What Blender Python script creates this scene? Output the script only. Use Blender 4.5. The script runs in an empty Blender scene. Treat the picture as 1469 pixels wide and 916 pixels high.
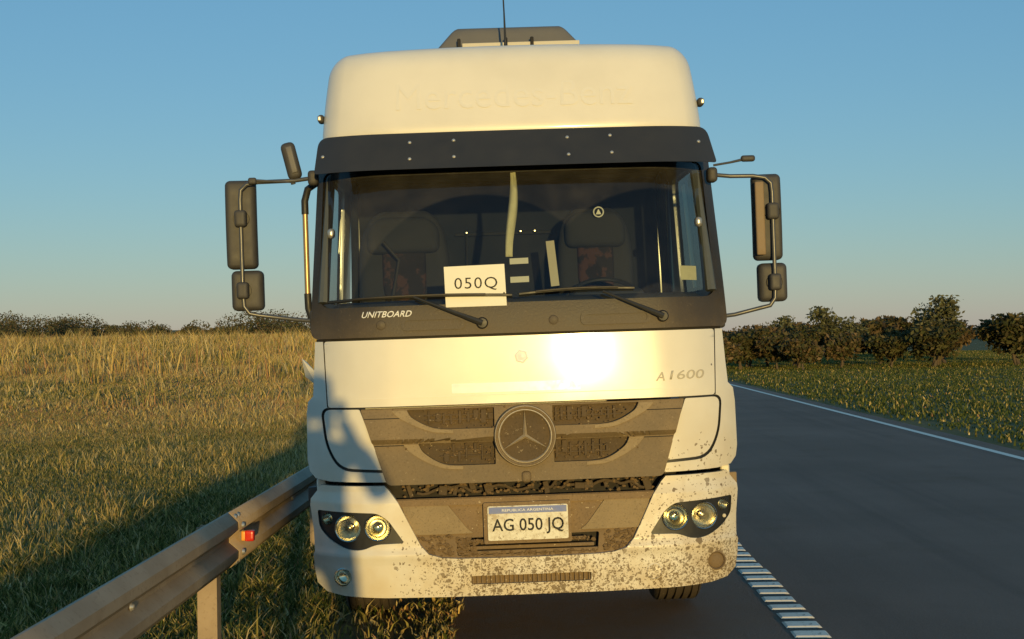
import bpy, bmesh, math, random
import numpy as np
from mathutils import Vector, Matrix, Euler
from mathutils.geometry import tessellate_polygon
R = math.radians
random.seed(7); rng = np.random.default_rng(7)
S = bpy.context.scene
COL = S.collection

# ------------------------------------------------------------------ camera
cam_d = bpy.data.cameras.new('camera'); cam = bpy.data.objects.new('camera', cam_d); COL.objects.link(cam)
cam_d.sensor_width = 36; cam_d.lens = 36*2024/1469; cam_d.clip_end = 6000; cam_d.clip_start = .01
cam.location = (0, 0, 1.80)
cam.matrix_world = Matrix.Translation((0, 0, 1.80)) @ Matrix.Rotation(R(.86), 4, 'Z') @ Matrix.Rotation(R(90.62), 4, 'X') @ Matrix.Rotation(R(-.9), 4, 'Z')
S.camera = cam
# ------------------------------------------------------------------ sky and sun
SUN_EL, SUN_AZ = 3.0, 8.8          # degrees above the horizon, degrees right of straight behind the camera
w = bpy.data.worlds.new('World'); S.world = w; w.use_nodes = True
nt = w.node_tree; nt.nodes.clear()
sky = nt.nodes.new('ShaderNodeTexSky'); sky.sky_type = 'NISHITA'; sky.sun_disc = False
sky.sun_elevation = R(SUN_EL); sky.sun_rotation = R(180-SUN_AZ)
sky.air_density = .90; sky.dust_density = .10; sky.ozone_density = 2.1
bg = nt.nodes.new('ShaderNodeBackground'); bg.inputs[1].default_value = .121
wo = nt.nodes.new('ShaderNodeOutputWorld')
ms = nt.nodes.new('ShaderNodeMix'); ms.data_type = 'RGBA'; ms.blend_type = 'ADD'; ms.inputs[0].default_value = 1   # even blue light of multiple scattering, the same in every direction
nt.links.new(sky.outputs[0], ms.inputs[6]); ms.inputs[7].default_value = (.30, 1.24, 2.2, 1); nt.links.new(ms.outputs[2], bg.inputs[0]); nt.links.new(bg.outputs[0], wo.inputs[0])
sl = bpy.data.lights.new('sun', 'SUN'); sl.energy = 3.55; sl.angle = R(.53); sl.color = (1, .71, .24)
sun = bpy.data.objects.new('sun', sl); COL.objects.link(sun)
sd = Vector((math.sin(R(SUN_AZ))*math.cos(R(SUN_EL)), -math.cos(R(SUN_AZ))*math.cos(R(SUN_EL)), math.sin(R(SUN_EL))))
sun.rotation_euler = sd.to_track_quat('Z', 'Y').to_euler()
S.view_settings.view_transform = 'Standard'; S.view_settings.look = 'None'
S.view_settings.exposure = 0; S.view_settings.gamma = 1; S.view_settings.use_curve_mapping = False

# ------------------------------------------------------------------ materials
class NT:
    def __init__(s, name):
        s.m = bpy.data.materials.new(name); s.m.use_nodes = True; s.t = s.m.node_tree
        s.b = s.t.nodes['Principled BSDF']; s.tc = s.t.nodes.new('ShaderNodeTexCoord')
    def n(s, typ, **kw):
        o = s.t.nodes.new('ShaderNode'+typ)
        for k, v in kw.items(): setattr(o, k, v)
        return o
    def l(s, a, b): s.t.links.new(a, b)
    def val(s, sock, v):
        if isinstance(v, bpy.types.NodeSocket): s.l(v, sock)
        else: sock.default_value = v
    def noise(s, scale, detail=3, rough=.55, vec=None, out=0):
        o = s.n('TexNoise'); o.inputs['Scale'].default_value = scale; o.inputs['Detail'].default_value = detail
        o.inputs['Roughness'].default_value = rough
        s.l(vec or s.tc.outputs['Object'], o.inputs['Vector']); return o.outputs[out]
    def math(s, op, a, b=0., c=0., clamp=False):
        o = s.n('Math', operation=op, use_clamp=clamp)
        s.val(o.inputs[0], a); s.val(o.inputs[1], b); s.val(o.inputs[2], c); return o.outputs[0]
    def ramp(s, v, a, b, x=0., y=1.):
        o = s.n('MapRange', interpolation_type='SMOOTHSTEP'); s.val(o.inputs[0], v)
        for i, q in enumerate((a, b, x, y)): o.inputs[i+1].default_value = q
        return o.outputs[0]
    def mix(s, f, a, b):
        o = s.n('Mix', data_type='RGBA'); s.val(o.inputs[0], f)
        for i, q in ((6, a), (7, b)):
            if isinstance(q, tuple): q = (*q, 1) if len(q) == 3 else q
            s.val(o.inputs[i], q)
        return o.outputs[2]
    def xyz(s):
        o = s.n('SeparateXYZ'); s.l(s.tc.outputs['Object'], o.inputs[0]); return o.outputs
    def bump(s, h, strength=.3, dist=.01):
        o = s.n('Bump'); o.inputs['Strength'].default_value = strength; o.inputs['Distance'].default_value = dist
        s.l(h, o.inputs['Height']); s.l(o.outputs[0], s.b.inputs['Normal'])
    def set(s, **kw):
        for k, v in kw.items():
            k = k.replace('_', ' ')
            i = s.b.inputs[k]
            if isinstance(v, tuple) and len(v) == 3: v = (*v, 1)
            s.val(i, v)
        return s

def simple(name, col, rough=.5, metal=0., nz=.25, scale=25, bump=0., spec=.5, bdist=.004, coat=0.):
    m = NT(name)
    n = m.noise(scale, 4)
    c = m.mix(n, tuple(max(0, x*(1-nz)) for x in col), tuple(min(1, x*(1+nz)) for x in col))
    m.set(Base_Color=c, Metallic=metal, Specular_IOR_Level=spec, Coat_Weight=coat)
    m.val(m.b.inputs['Roughness'], m.ramp(n, 0, 1, max(.02, rough-.1), min(1, rough+.1)))
    if bump: m.bump(m.noise(scale*3, 4), bump, bdist)
    return m.m

MUD = (.13, .085, .045)
DUST = (.30, .22, .13)
def mud_paint(name, col, rough, coat, amount=1.0):
    """white truck paint: road film, insect specks, mud spatter thrown up over the lower middle"""
    m = NT(name); x, y, z = m.xyz()
    tone = m.mix(m.ramp(m.noise(2.3, 4), .35, .7), col, tuple(c*.93 for c in col))
    film = m.math('MULTIPLY', m.ramp(z, 1.9, .35, .03, .62), m.ramp(m.noise(3.1, 5), .25, .75))
    c = m.mix(m.math('MULTIPLY', film, amount), tone, (.58, .44, .23))
    # insects and stone chips
    v = m.n('TexVoronoi'); v.inputs['Scale'].default_value = 9; m.l(m.tc.outputs['Object'], v.inputs['Vector'])
    sp = m.n('SeparateColor'); m.l(v.outputs['Color'], sp.inputs[0])
    size = m.math('ADD', m.math('MULTIPLY', sp.outputs[1], .05), .035)
    chip = m.math('MULTIPLY', m.math('LESS_THAN', v.outputs['Distance'], size), m.math('GREATER_THAN', sp.outputs[0], .62))
    chip = m.math('MULTIPLY', chip, m.ramp(z, 1.95, 1.75))
    chip = m.math('MULTIPLY', chip, m.math('GREATER_THAN', x, m.math('SUBTRACT', sp.outputs[2], .75)))
    c = m.mix(m.math('MULTIPLY', chip, .85), c, (.07, .05, .03))
    # spatter
    mid = m.math('MULTIPLY', m.ramp(x, -.85, -.40), m.ramp(z, .86, .40))
    hi_ = m.math('MULTIPLY', m.math('MULTIPLY', m.ramp(x, .2, .8, 0, .30), m.ramp(z, 1.25, .9)), m.ramp(z, .55, .75))
    mid = m.math('MAXIMUM', mid, hi_)
    mid = m.math('MULTIPLY', mid, m.ramp(m.noise(2.0, 3), .22, .62, .55, 1.25))
    nn = m.noise(75, 3, .65)
    a = m.math('GREATER_THAN', nn, m.math('SUBTRACT', .78, m.math('MULTIPLY', mid, .19)))
    spl = m.math('MULTIPLY', a, m.ramp(mid, 0, .10))
    warp = m.n('VectorMath', operation='ADD'); m.l(m.tc.outputs['Object'], warp.inputs[0])
    wn = m.n('TexNoise'); wn.inputs['Scale'].default_value = 40; m.l(m.tc.outputs['Object'], wn.inputs['Vector'])
    wsc = m.n('VectorMath', operation='SCALE'); wsc.inputs['Scale'].default_value = .03; m.l(wn.outputs['Color'], wsc.inputs[0]); m.l(wsc.outputs[0], warp.inputs[1])
    for sc, rad_, dens in ((30, .52, .66), (58, .56, .95), (15, .36, .46), (95, .5, .8)):
        v2 = m.n('TexVoronoi'); v2.inputs['Scale'].default_value = sc; m.l(warp.outputs[0], v2.inputs['Vector'])
        sp2 = m.n('SeparateColor'); m.l(v2.outputs['Color'], sp2.inputs[0])
        d2 = m.math('MULTIPLY', m.math('SUBTRACT', m.math('MULTIPLY', sp2.outputs[2], rad_), v2.outputs['Distance']), 16., clamp=True)
        d2 = m.math('MULTIPLY', d2, m.math('ADD', m.math('MULTIPLY', sp2.outputs[1], .35), .65))
        d2 = m.math('MULTIPLY', d2, m.math('GREATER_THAN', sp2.outputs[0], m.math('SUBTRACT', 1.0, m.math('MULTIPLY', mid, dens))))
        spl = m.math('MAXIMUM', spl, m.math('MULTIPLY', d2, m.ramp(mid, 0, .04)))
    mps = m.n('Mapping'); mps.inputs['Scale'].default_value = (26, 3, 2.2); m.l(m.tc.outputs['Object'], mps.inputs[0])
    run = m.ramp(m.noise(1.0, 4, .6, vec=mps.outputs[0]), .45, .75)
    c = m.mix(m.math('MULTIPLY', m.math('MULTIPLY', mid, m.math('MAXIMUM', m.ramp(m.noise(9, 5, .7), .35, .7), run)), .5), c, (.40, .29, .15))
    mudc = m.mix(m.noise(30, 2), (.085, .056, .022), (.19, .125, .055))
    c = m.mix(m.math('MULTIPLY', spl, .88*amount), c, mudc)
    m.set(Base_Color=c, Specular_IOR_Level=.5, Coat_Weight=coat, Coat_Roughness=.10)
    m.val(m.b.inputs['Roughness'], m.math('ADD', m.math('MULTIPLY', spl, .4), m.math('ADD', m.math('MULTIPLY', film, .5), rough), clamp=True))
    h = m.math('ADD', m.math('MULTIPLY', spl, .5), m.math('MULTIPLY', m.noise(1.6, 2), .16))
    m.bump(h, .25, .004)
    return m.m

def dusty(name, base, dust, z0, z1, lo, hi, rough=.6, speck=.12):
    """dark plastic with dry road dust and mud that thickens towards the road"""
    m = NT(name); x, y, z = m.xyz()
    f = m.math('MULTIPLY', m.ramp(z, z0, z1, hi, lo), m.ramp(m.noise(5, 5, .65), .2, .75, .55, 1.15))
    c = m.mix(m.math('MINIMUM', f, 1.), base, dust)
    fine = m.noise(85, 3, .7)
    c = m.mix(m.ramp(fine, .52, .68, 0, .55), c, tuple(v*.45 for v in dust))
    c = m.mix(m.math('MULTIPLY', m.ramp(m.noise(55, 2), .66, .72), speck*4), c, (.52, .42, .28))
    m.set(Base_Color=c, Specular_IOR_Level=.35)
    m.val(m.b.inputs['Roughness'], m.math('ADD', m.math('MULTIPLY', f, .3), rough, clamp=True))
    m.bump(fine, .35, .004)
    return m.m

def glass_mat(name, tint, rough=.02, refl=1.0, arcs=False):
    m = NT(name); t = m.t
    tr = m.n('BsdfTransparent'); tr.inputs[0].default_value = (*tint, 1)
    gl = m.n('BsdfGlossy'); gl.inputs['Roughness'].default_value = rough
    fr = m.n('Fresnel'); fr.inputs[0].default_value = 1.45
    mx = m.n('MixShader'); m.l(m.math('MULTIPLY', fr.outputs[0], refl), mx.inputs[0])
    m.l(tr.outputs[0], mx.inputs[1]); m.l(gl.outputs[0], mx.inputs[2])
    # thin film of dust on the pane
    df = m.n('BsdfDiffuse'); df.inputs[0].default_value = (.40, .37, .33, 1)
    x, y, z = m.xyz()
    arc = 1.
    if arcs:
        for ax_, az in ((-.215, 1.86), (.815, 1.868)):
            d = m.math('SQRT', m.math('ADD', m.math('POWER', m.math('SUBTRACT', x, ax_), 2.), m.math('POWER', m.math('SUBTRACT', z, az), 2.)))
            arc = m.math('MULTIPLY', arc, m.math('SUBTRACT', 1., m.math('MULTIPLY', m.ramp(d, .76, .74), m.math('MULTIPLY', m.ramp(d, .18, .20), .75))))
    m2 = m.n('MixShader'); m.l(m.math('MULTIPLY', m.ramp(m.noise(4, 5, .65), .3, .8, .03, .09) if arcs else m.ramp(m.noise(4, 5, .65), .3, .8, .01, .05), arc), m2.inputs[0])
    m.l(mx.outputs[0], m2.inputs[1]); m.l(df.outputs[0], m2.inputs[2])
    m.l(m2.outputs[0], t.nodes['Material Output'].inputs[0])
    return m.m

M = {}
M['paint'] = mud_paint('white_truck_paint', (.77, .735, .655), .30, .5)
M['paint_clean'] = mud_paint('white_roof_paint', (.77, .735, .655), .38, .3, .5)
M['visor'] = simple('smoked_visor_plastic', (.034, .032, .029), .40, nz=.25, scale=6, spec=.5)
M['black'] = dusty('black_trim_plastic', (.028, .027, .026), (.17, .125, .075), 1.75, 2.1, .05, .55, .42, .02)
M['gasket'] = simple('black_rubber_gasket', (.022, .022, .022), .5, nz=.2)
M['grille'] = dusty('muddy_grille_plastic', (.095, .074, .048), (.255, .185, .103), 1.45, .9, .55, .95, .5, .05)
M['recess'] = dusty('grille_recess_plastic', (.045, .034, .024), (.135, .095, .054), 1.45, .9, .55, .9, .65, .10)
M['mudpanel'] = dusty('mud_caked_plastic', (.12, .085, .05), (.25, .175, .10), .9, .45, .7, 1.0, .7, .22)
M['mudlight'] = dusty('pale_dusty_plastic', (.16, .12, .07), (.33, .25, .145), 1.45, .9, .8, 1.0, .6, .06)
M['mud'] = simple('dry_mud', (.17, .115, .062), .9, nz=.45, scale=30, bump=.8, bdist=.01, spec=.15)
M['dark'] = simple('dark_cavity', (.018, .015, .012), .8)
M['chrome'] = simple('dusty_chrome', (.62, .58, .50), .26, 1.0, nz=.15, scale=40)
M['starmetal'] = simple('worn_emblem_metal', (.66, .55, .38), .36, .35, nz=.3, scale=45)
M['reflector'] = simple('lamp_reflector', (.78, .78, .74), .16, 1.0, nz=.06)
M['amber'] = simple('amber_lens', (.65, .22, .03), .25, nz=.1)
M['lens'] = glass_mat('lamp_lens_glass', (.97, .93, .78), .06, .8)
M['windscreen'] = glass_mat('windscreen_glass', (.72, .77, .79), .015, 1.1, True)
M['sideglass'] = glass_mat('side_window_glass', (.80, .86, .86), .01, .8)
M['rubber'] = dusty('tyre_rubber', (.030, .028, .026), (.19, .13, .075), 1.1, .0, .25, .7, .8, .05)
M['steel'] = simple('dark_chassis_steel', (.05, .045, .04), .6, .4, nz=.4)
M['tube'] = simple('mirror_arm_paint', (.10, .10, .10), .35, .3, nz=.2)
M['housing'] = simple('mirror_housing_plastic', (.050, .047, .045), .6, nz=.25, scale=12)
M['mirror'] = simple('mirror_glass', (.8, .8, .8), .03, 1.0, nz=.02)
M['handle'] = simple('grab_handle_tube', (.42, .30, .16), .35, .5, nz=.2)
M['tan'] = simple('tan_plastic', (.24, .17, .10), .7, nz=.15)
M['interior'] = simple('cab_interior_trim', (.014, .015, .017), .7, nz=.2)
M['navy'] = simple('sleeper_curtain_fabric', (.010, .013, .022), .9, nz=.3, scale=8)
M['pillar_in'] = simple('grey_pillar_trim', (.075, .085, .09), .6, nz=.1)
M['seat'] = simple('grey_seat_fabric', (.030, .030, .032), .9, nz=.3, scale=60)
def seat_pattern():
    m = NT('patterned_seat_fabric'); n = m.noise(11, 3, .6)
    c = m.mix(m.ramp(n, .50, .58), (.028, .024, .023), (.075, .042, .034)); m.set(Base_Color=c, Roughness=.95, Specular_IOR_Level=.1); return m.m
M['seatpat'] = seat_pattern()
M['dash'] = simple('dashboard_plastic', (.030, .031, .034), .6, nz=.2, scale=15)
M['paper'] = simple('cream_paper', (.84, .80, .66), .85, nz=.04, spec=.2)
M['cloth'] = simple('yellowish_cloth', (.72, .66, .40), .9, nz=.15, scale=30)
M['ink'] = simple('black_ink', (.02, .02, .02), .7, nz=.1)
M['ghost'] = simple('faded_letter_shadow', (.733, .706, .645), .45, nz=.03)
M['ghost2'] = simple('faded_model_letters', (.47, .43, .35), .5, nz=.1)
M['patch'] = simple('clean_sheen_white', (.86, .86, .86), .24, nz=.01, coat=.3)
M['white_print'] = simple('white_print', (.80, .80, .78), .5, nz=.05)
def dirty_plate():
    m = NT('dirty_plate_white'); n = m.noise(14, 5, .7); f = m.noise(60, 3, .7); c = m.mix(m.ramp(n, .42, .72, 0, .75), (.72, .70, .60), (.34, .25, .14)); c = m.mix(m.ramp(f, .56, .66, 0, .7), c, (.20, .14, .08)); m.set(Base_Color=c, Roughness=.55); return m.m
M['plate'] = dirty_plate()
M['plateblue'] = simple('plate_blue', (.12, .17, .42), .5, nz=.3, scale=40)
M['galv'] = None
def galv():
    m = NT('weathered_galvanised_steel'); n = m.noise(3, 5, .6); f = m.noise(40, 3)
    c = m.mix(m.ramp(n, .3, .7), (.30, .215, .135), (.38, .285, .19)); c = m.mix(m.ramp(f, .55, .7, 0, .5), c, (.22, .15, .09))
    m.set(Base_Color=c, Metallic=.1, Roughness=.6); m.bump(f, .15, .003); return m.m
M['galv'] = galv()
M['red'] = simple('red_reflector', (.60, .03, .015), .25, nz=.1)
M['orange'] = simple('orange_reflector', (.75, .33, .05), .3, nz=.1)
M['bolt'] = simple('zinc_bolt', (.55, .52, .46), .35, .7, nz=.1)
M['roofunit'] = simple('grey_cooler_plastic', (.13, .125, .12), .6, nz=.1, scale=8)
M['cream'] = simple('cream_trim', (.55, .50, .40), .6, nz=.1)
M['skin'] = simple('skin', (.45, .27, .18), .5, nz=.08)
M['jacket'] = simple('dark_jacket_cloth', (.035, .04, .055), .9, nz=.2)
M['trouser'] = simple('dark_trouser_cloth', (.03, .03, .035), .9, nz=.2)
M['hair'] = simple('dark_hair', (.02, .015, .01), .6, nz=.2)
M['blue'] = simple('dark_blue_boards', (.025, .05, .10), .6, nz=.25)

# ------------------------------------------------------------------ mesh helpers
def mesh_obj(name, verts, faces, mat, parent=None, smooth=True, angle=38, bevel=0, seg=2):
    me = bpy.data.meshes.new(name); me.from_pydata([tuple(v) for v in verts], [], faces); me.update()
    bm = bmesh.new(); bm.from_mesh(me); bmesh.ops.recalc_face_normals(bm, faces=bm.faces); bm.to_mesh(me); bm.free()
    return finish(name, me, mat, parent, smooth, angle, bevel, seg)
def finish(name, me, mat, parent=None, smooth=True, angle=38, bevel=0, seg=2):
    me.materials.append(M[mat] if isinstance(mat, str) else mat)
    if smooth:
        me.polygons.foreach_set('use_smooth', [True]*len(me.polygons)); me.set_sharp_from_angle(angle=R(angle))
    o = bpy.data.objects.new(name, me); COL.objects.link(o)
    if parent: o.parent = parent
    if bevel:
        b = o.modifiers.new('bevel', 'BEVEL'); b.width = bevel; b.segments = seg; b.limit_method = 'ANGLE'; b.angle_limit = R(48)
    return o
def empty(name, loc=(0, 0, 0), parent=None):
    o = bpy.data.objects.new(name, None); COL.objects.link(o); o.location = loc
    if parent: o.parent = parent
    return o
def tag(o, label=None, cat=None, group=None, kind=None):
    if label: o['label'] = label
    if cat: o['category'] = cat
    if group: o['group'] = group
    if kind: o['kind'] = kind
    return o

class MB:
    def __init__(s): s.v = []; s.f = []
    def add(s, v, f):
        n = len(s.v); s.v += [Vector(p) for p in v]; s.f += [tuple(i+n for i in q) for q in f]; return s
    def box(s, c, size, rot=None):
        hx, hy, hz = [q/2 for q in size]
        v = [Vector((x*hx, y*hy, z*hz)) for x in (-1, 1) for y in (-1, 1) for z in (-1, 1)]
        if rot: e = Euler(rot).to_matrix(); v = [e @ p for p in v]
        v = [p+Vector(c) for p in v]
        return s.add(v, [(0, 1, 3, 2), (4, 6, 7, 5), (0, 4, 5, 1), (2, 3, 7, 6), (0, 2, 6, 4), (1, 5, 7, 3)])
    def tube(s, pts, r, n=10, cap=True):
        pts = [Vector(p) for p in pts]; k = len(pts)
        rr = r if isinstance(r, (list, tuple)) else [r]*k
        tan = []
        for i in range(k):
            a = pts[max(0, i-1)]; b = pts[min(k-1, i+1)]; tan.append((b-a).normalized())
        up = Vector((0, 0, 1)) if abs(tan[0].z) < .9 else Vector((0, 1, 0))
        u = (up - tan[0]*up.dot(tan[0])).normalized(); v = []
        for i in range(k):
            u = (u - tan[i]*u.dot(tan[i])).normalized(); w_ = tan[i].cross(u)
            for j in range(n):
                a = 2*math.pi*j/n; v.append(pts[i]+(u*math.cos(a)+w_*math.sin(a))*rr[i])
        f = [(i*n+j, i*n+(j+1) % n, (i+1)*n+(j+1) % n, (i+1)*n+j) for i in range(k-1) for j in range(n)]
        if cap: f += [tuple(range(n)), tuple(range((k-1)*n, k*n))]
        return s.add(v, f)
    def lathe(s, c, axis, prof, n=24, ref=None):
        """prof: (radius, distance along axis)"""
        ax = Vector(axis).normalized(); c = Vector(c)
        u = ax.orthogonal().normalized() if ref is None else Vector(ref); w_ = ax.cross(u); v = []; k = len(prof)
        for r, d in prof:
            for j in range(n):
                a = 2*math.pi*j/n; v.append(c+ax*d+(u*math.cos(a)+w_*math.sin(a))*max(r, 1e-4))
        f = [(i*n+j, i*n+(j+1) % n, (i+1)*n+(j+1) % n, (i+1)*n+j) for i in range(k-1) for j in range(n)]
        return s.add(v, f)
    def rbox(s, c, size, r, n=8, fn=None, rot=None):
        """rounded box as an n-divided cube shell; fn deforms local points"""
        h = Vector([q/2 for q in size]); vs = {}; v = []; f = []
        def key(i, j, k):
            q = (i, j, k)
            if q in vs: return vs[q]
            def co(t, hh):      # cluster samples near the ends
                t = t/n*2-1; a = abs(t)
                flat = max(0., hh-r)
                return math.copysign((flat*a/.6) if a <= .6 else flat+(a-.6)/.4*r*.9999, t)
            p = Vector((co(i, h.x), co(j, h.y), co(k, h.z)))
            inner = Vector([max(-(h[a]-r), min(h[a]-r, p[a])) for a in range(3)])
            d = p-inner
            for a in range(3):
                if (i, j, k)[a] in (0, n): d[a] = math.copysign(r, p[a])
            # push the shell point out to radius r
            if d.length > 1e-9: p = inner + d.normalized()*r
            if fn: p = Vector(fn(p))
            vs[q] = len(v); v.append(p); return vs[q]
        for a in range(n):
            for b in range(n):
                for side in (0, n):
                    f.append((key(side, a, b), key(side, a+1, b), key(side, a+1, b+1), key(side, a, b+1)))
                    f.append((key(a, side, b), key(a+1, side, b), key(a+1, side, b+1), key(a, side, b+1)))
                    f.append((key(a, b, side), key(a+1, b, side), key(a+1, b+1, side), key(a, b+1, side)))
        if rot: e = Euler(rot).to_matrix(); v = [e @ p for p in v]
        return s.add([p+Vector(c) for p in v], f)
    def obj(s, name, mat, parent=None, smooth=True, angle=38, bevel=0, seg=2):
        return mesh_obj(name, s.v, s.f, mat, parent, smooth, angle, bevel, seg)

def rnd(poly, r, k=5):
    """round polygon corners; r a number or one per corner"""
    n = len(poly); out = []
    for i in range(n):
        p = Vector(poly[i]); a = Vector(poly[i-1]); b = Vector(poly[(i+1) % n])
        ri = r[i] if isinstance(r, (list, tuple)) else r
        d1 = a-p; d2 = b-p
        t = min(ri, d1.length*.48, d2.length*.48)
        if t < 1e-4: out.append((p.x, p.y)); continue
        p1 = p+d1.normalized()*t; p2 = p+d2.normalized()*t
        for j in range(k+1):
            u = j/k; q = p1*(1-u)**2+p*2*u*(1-u)+p2*u*u; out.append((q.x, q.y))
    return out
def circ(cx, cz, r, n=28): return [(cx+r*math.cos(2*math.pi*i/n), cz+r*math.sin(2*math.pi*i/n)) for i in range(n)]
def flipx(poly): return [(-x, z) for x, z in poly]

# the truck's front surface: how far back (local y) the skin lies at (x, z)
def lerp(z, zs, vs): return float(np.interp(z, zs, vs))
def hw(z): return lerp(z, [.3, 1.0, 1.45, 1.8, 2.8, 3.5], [1.255, 1.265, 1.255, 1.215, 1.165, 1.13])
def base(z):
    if z < .52: return .16*(.52-z)**1.3
    if z < 1.0: return 0.
    if z < 1.8: return .014*((z-1)/.8)**2
    if z < 3.0: return .014+.03*(z-1.8)+.19*(1-math.exp(-3*(z-1.8)))*(z-1.8)
    return base(2.9999)+.28*(z-3)
def Y(x, z):
    h = hw(z); a = abs(x); x0 = .60*h
    return base(z)+.045*(x/h)**2+.25*min(1.2, max(0, (a-x0)/(h-x0)))**2.4

def panel(name, outer, mat, parent, holes=(), off=0., th=.015, surf=Y, step=.05, bevel=.003, angle=32, axis='y', smooth=True):
    polys = [[Vector((p[0], p[1], 0)) for p in outer]]+[[Vector((p[0], p[1], 0)) for p in h] for h in holes]
    tris = tessellate_polygon(polys); flat = [p for q in polys for p in q]
    bm = bmesh.new(); vs = [bm.verts.new((p.x, 0, p.y)) for p in flat]
    for t in tris:
        try: bm.faces.new([vs[i] for i in t])
        except ValueError: pass
    if step:
        for k, nrm in ((0, (1, 0, 0)), (1, (0, 0, 1))):
            lo = min(p[k] for p in outer); hi = max(p[k] for p in outer); n = int((hi-lo)/step)
            for i in range(1, n+1):
                c = lo+(hi-lo)*i/(n+1)
                bmesh.ops.bisect_plane(bm, geom=bm.verts[:]+bm.edges[:]+bm.faces[:], plane_co=(c, 0, 0) if k == 0 else (0, 0, c), plane_no=nrm, dist=1e-5)
    bmesh.ops.remove_doubles(bm, verts=bm.verts[:], dist=1e-5)
    of = off if callable(off) else (lambda x, z: off)
    for v in bm.verts: v.co.y = surf(v.co.x, v.co.z)+of(v.co.x, v.co.z)
    if th:
        r = bmesh.ops.extrude_face_region(bm, geom=bm.faces[:], use_keep_orig=True)
        for e in r['geom']:
            if isinstance(e, bmesh.types.BMVert): e.co.y += th
    bmesh.ops.recalc_face_normals(bm, faces=bm.faces[:])
    me = bpy.data.meshes.new(name); bm.to_mesh(me); bm.free()
    return finish(name, me, mat, parent, smooth, angle, bevel if th else 0)

def text(name, s, mat, parent, x, z, height, width=None, off=-.002, surf=Y, depth=.0015, shear=0., flip=False, space=1., bold=0.):
    """lettering laid on a front surface: (x, z) is the lower left corner"""
    cu = bpy.data.curves.new(name, 'FONT'); cu.body = s; cu.size = 1; cu.extrude = 0; cu.resolution_u = 3; cu.space_character = space; cu.offset = bold
    t = bpy.data.objects.new(name, cu); COL.objects.link(t)
    dg = bpy.context.evaluated_depsgraph_get(); me = bpy.data.meshes.new_from_object(t.evaluated_get(dg))
    bpy.data.objects.remove(t); bpy.data.curves.remove(cu)
    bm = bmesh.new(); bm.from_mesh(me); bpy.data.meshes.remove(me)
    xs = [v.co.x for v in bm.verts]; ys = [v.co.y for v in bm.verts]
    x0, x1, y0, y1 = min(xs), max(xs), min(ys), max(ys)
    sy = height/(y1-y0); sx = width/(x1-x0) if width else sy
    for k in range(1, 40):
        c = x0+(x1-x0)*k/40
        bmesh.ops.bisect_plane(bm, geom=bm.verts[:]+bm.edges[:]+bm.faces[:], plane_co=(c, 0, 0), plane_no=(1, 0, 0), dist=1e-5)
    for v in bm.verts:
        X = x+(v.co.x-x0)*sx; Z = z+(v.co.y-y0)*sy; X += (Z-z)*shear
        v.co = Vector((X, surf(X, Z)+off, Z))
    if depth:
        r = bmesh.ops.extrude_face_region(bm, geom=bm.faces[:], use_keep_orig=True)
        for e in r['geom']:
            if isinstance(e, bmesh.types.BMVert): e.co.y += depth
    bmesh.ops.recalc_face_normals(bm, faces=bm.faces[:])
    me = bpy.data.meshes.new(name); bm.to_mesh(me); bm.free()
    return finish(name, me, mat, parent, smooth=False)

# ================================================================== SETTING
def sheet(name, x0, x1, y0, y1, z, mat, nx=1, ny=1, jag=None, mode='structure'):
    v = []; f = []
    for j in range(ny+1):
        for i in range(nx+1):
            x = x0+(x1-x0)*i/nx; y = y0+(y1-y0)*j/ny
            if jag and i == 0: x += jag(y)
            v.append((x, y, z))
    for j in range(ny):
        for i in range(nx):
            a = j*(nx+1)+i; f.append((a, a+1, a+nx+2, a+nx+1))
    o = mesh_obj(name, v, f, mat, smooth=False)
    if o.data.polygons[0].normal.z < 0: o.data.flip_normals()
    return tag(o, kind=mode)

def soil():
    m = NT('soil_and_thatch'); n = m.noise(.6, 5); f = m.noise(9, 5, .7)
    c = m.mix(m.ramp(n, .3, .7), (.15, .12, .046), (.25, .17, .075)); c = m.mix(m.ramp(f, .45, .7, 0, .6), c, (.085, .085, .028))
    m.set(Base_Color=c, Roughness=.95, Specular_IOR_Level=.1); m.bump(f, .5, .03); return m.m
def asphalt():
    m = NT('asphalt'); n = m.noise(.35, 5); f = m.noise(70, 3, .7); x, y, z = m.xyz()
    mp = m.n('Mapping'); mp.inputs['Scale'].default_value = (1.6, .05, 1); m.l(m.tc.outputs['Object'], mp.inputs[0])
    st = m.noise(1.0, 5, .6, vec=mp.outputs[0])
    c = m.mix(m.ramp(n, .3, .7), (.205, .152, .122), (.255, .192, .156)); c = m.mix(m.ramp(f, .48, .75, 0, .6), c, (.34, .26, .21))
    c = m.mix(m.ramp(st, .48, .72, 0, .45), c, (.14, .105, .088)); c = m.mix(m.ramp(m.noise(1.1, 4), .55, .75, 0, .4), c, (.17, .12, .08))
    # dust by the verge, spread wider to paint in brown bounce off the truck
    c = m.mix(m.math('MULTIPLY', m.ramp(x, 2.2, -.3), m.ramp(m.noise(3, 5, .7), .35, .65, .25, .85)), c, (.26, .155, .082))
    m.set(Base_Color=c, Roughness=.88, Specular_IOR_Level=.2); m.bump(m.math('ADD', m.noise(45, 4, .75), m.math('MULTIPLY', m.noise(140, 2), .5)), 1.0, .022); return m.m
def paintm():
    m = NT('worn_road_paint'); f = m.noise(28, 4, .7)
    c = m.mix(m.ramp(f, .55, .72), (.84, .76, .64), (.32, .27, .21)); m.set(Base_Color=c, Roughness=.7); m.bump(f, .2, .003); return m.m
M['soil'] = soil(); M['asphalt'] = asphalt(); M['roadpaint'] = paintm()

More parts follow.
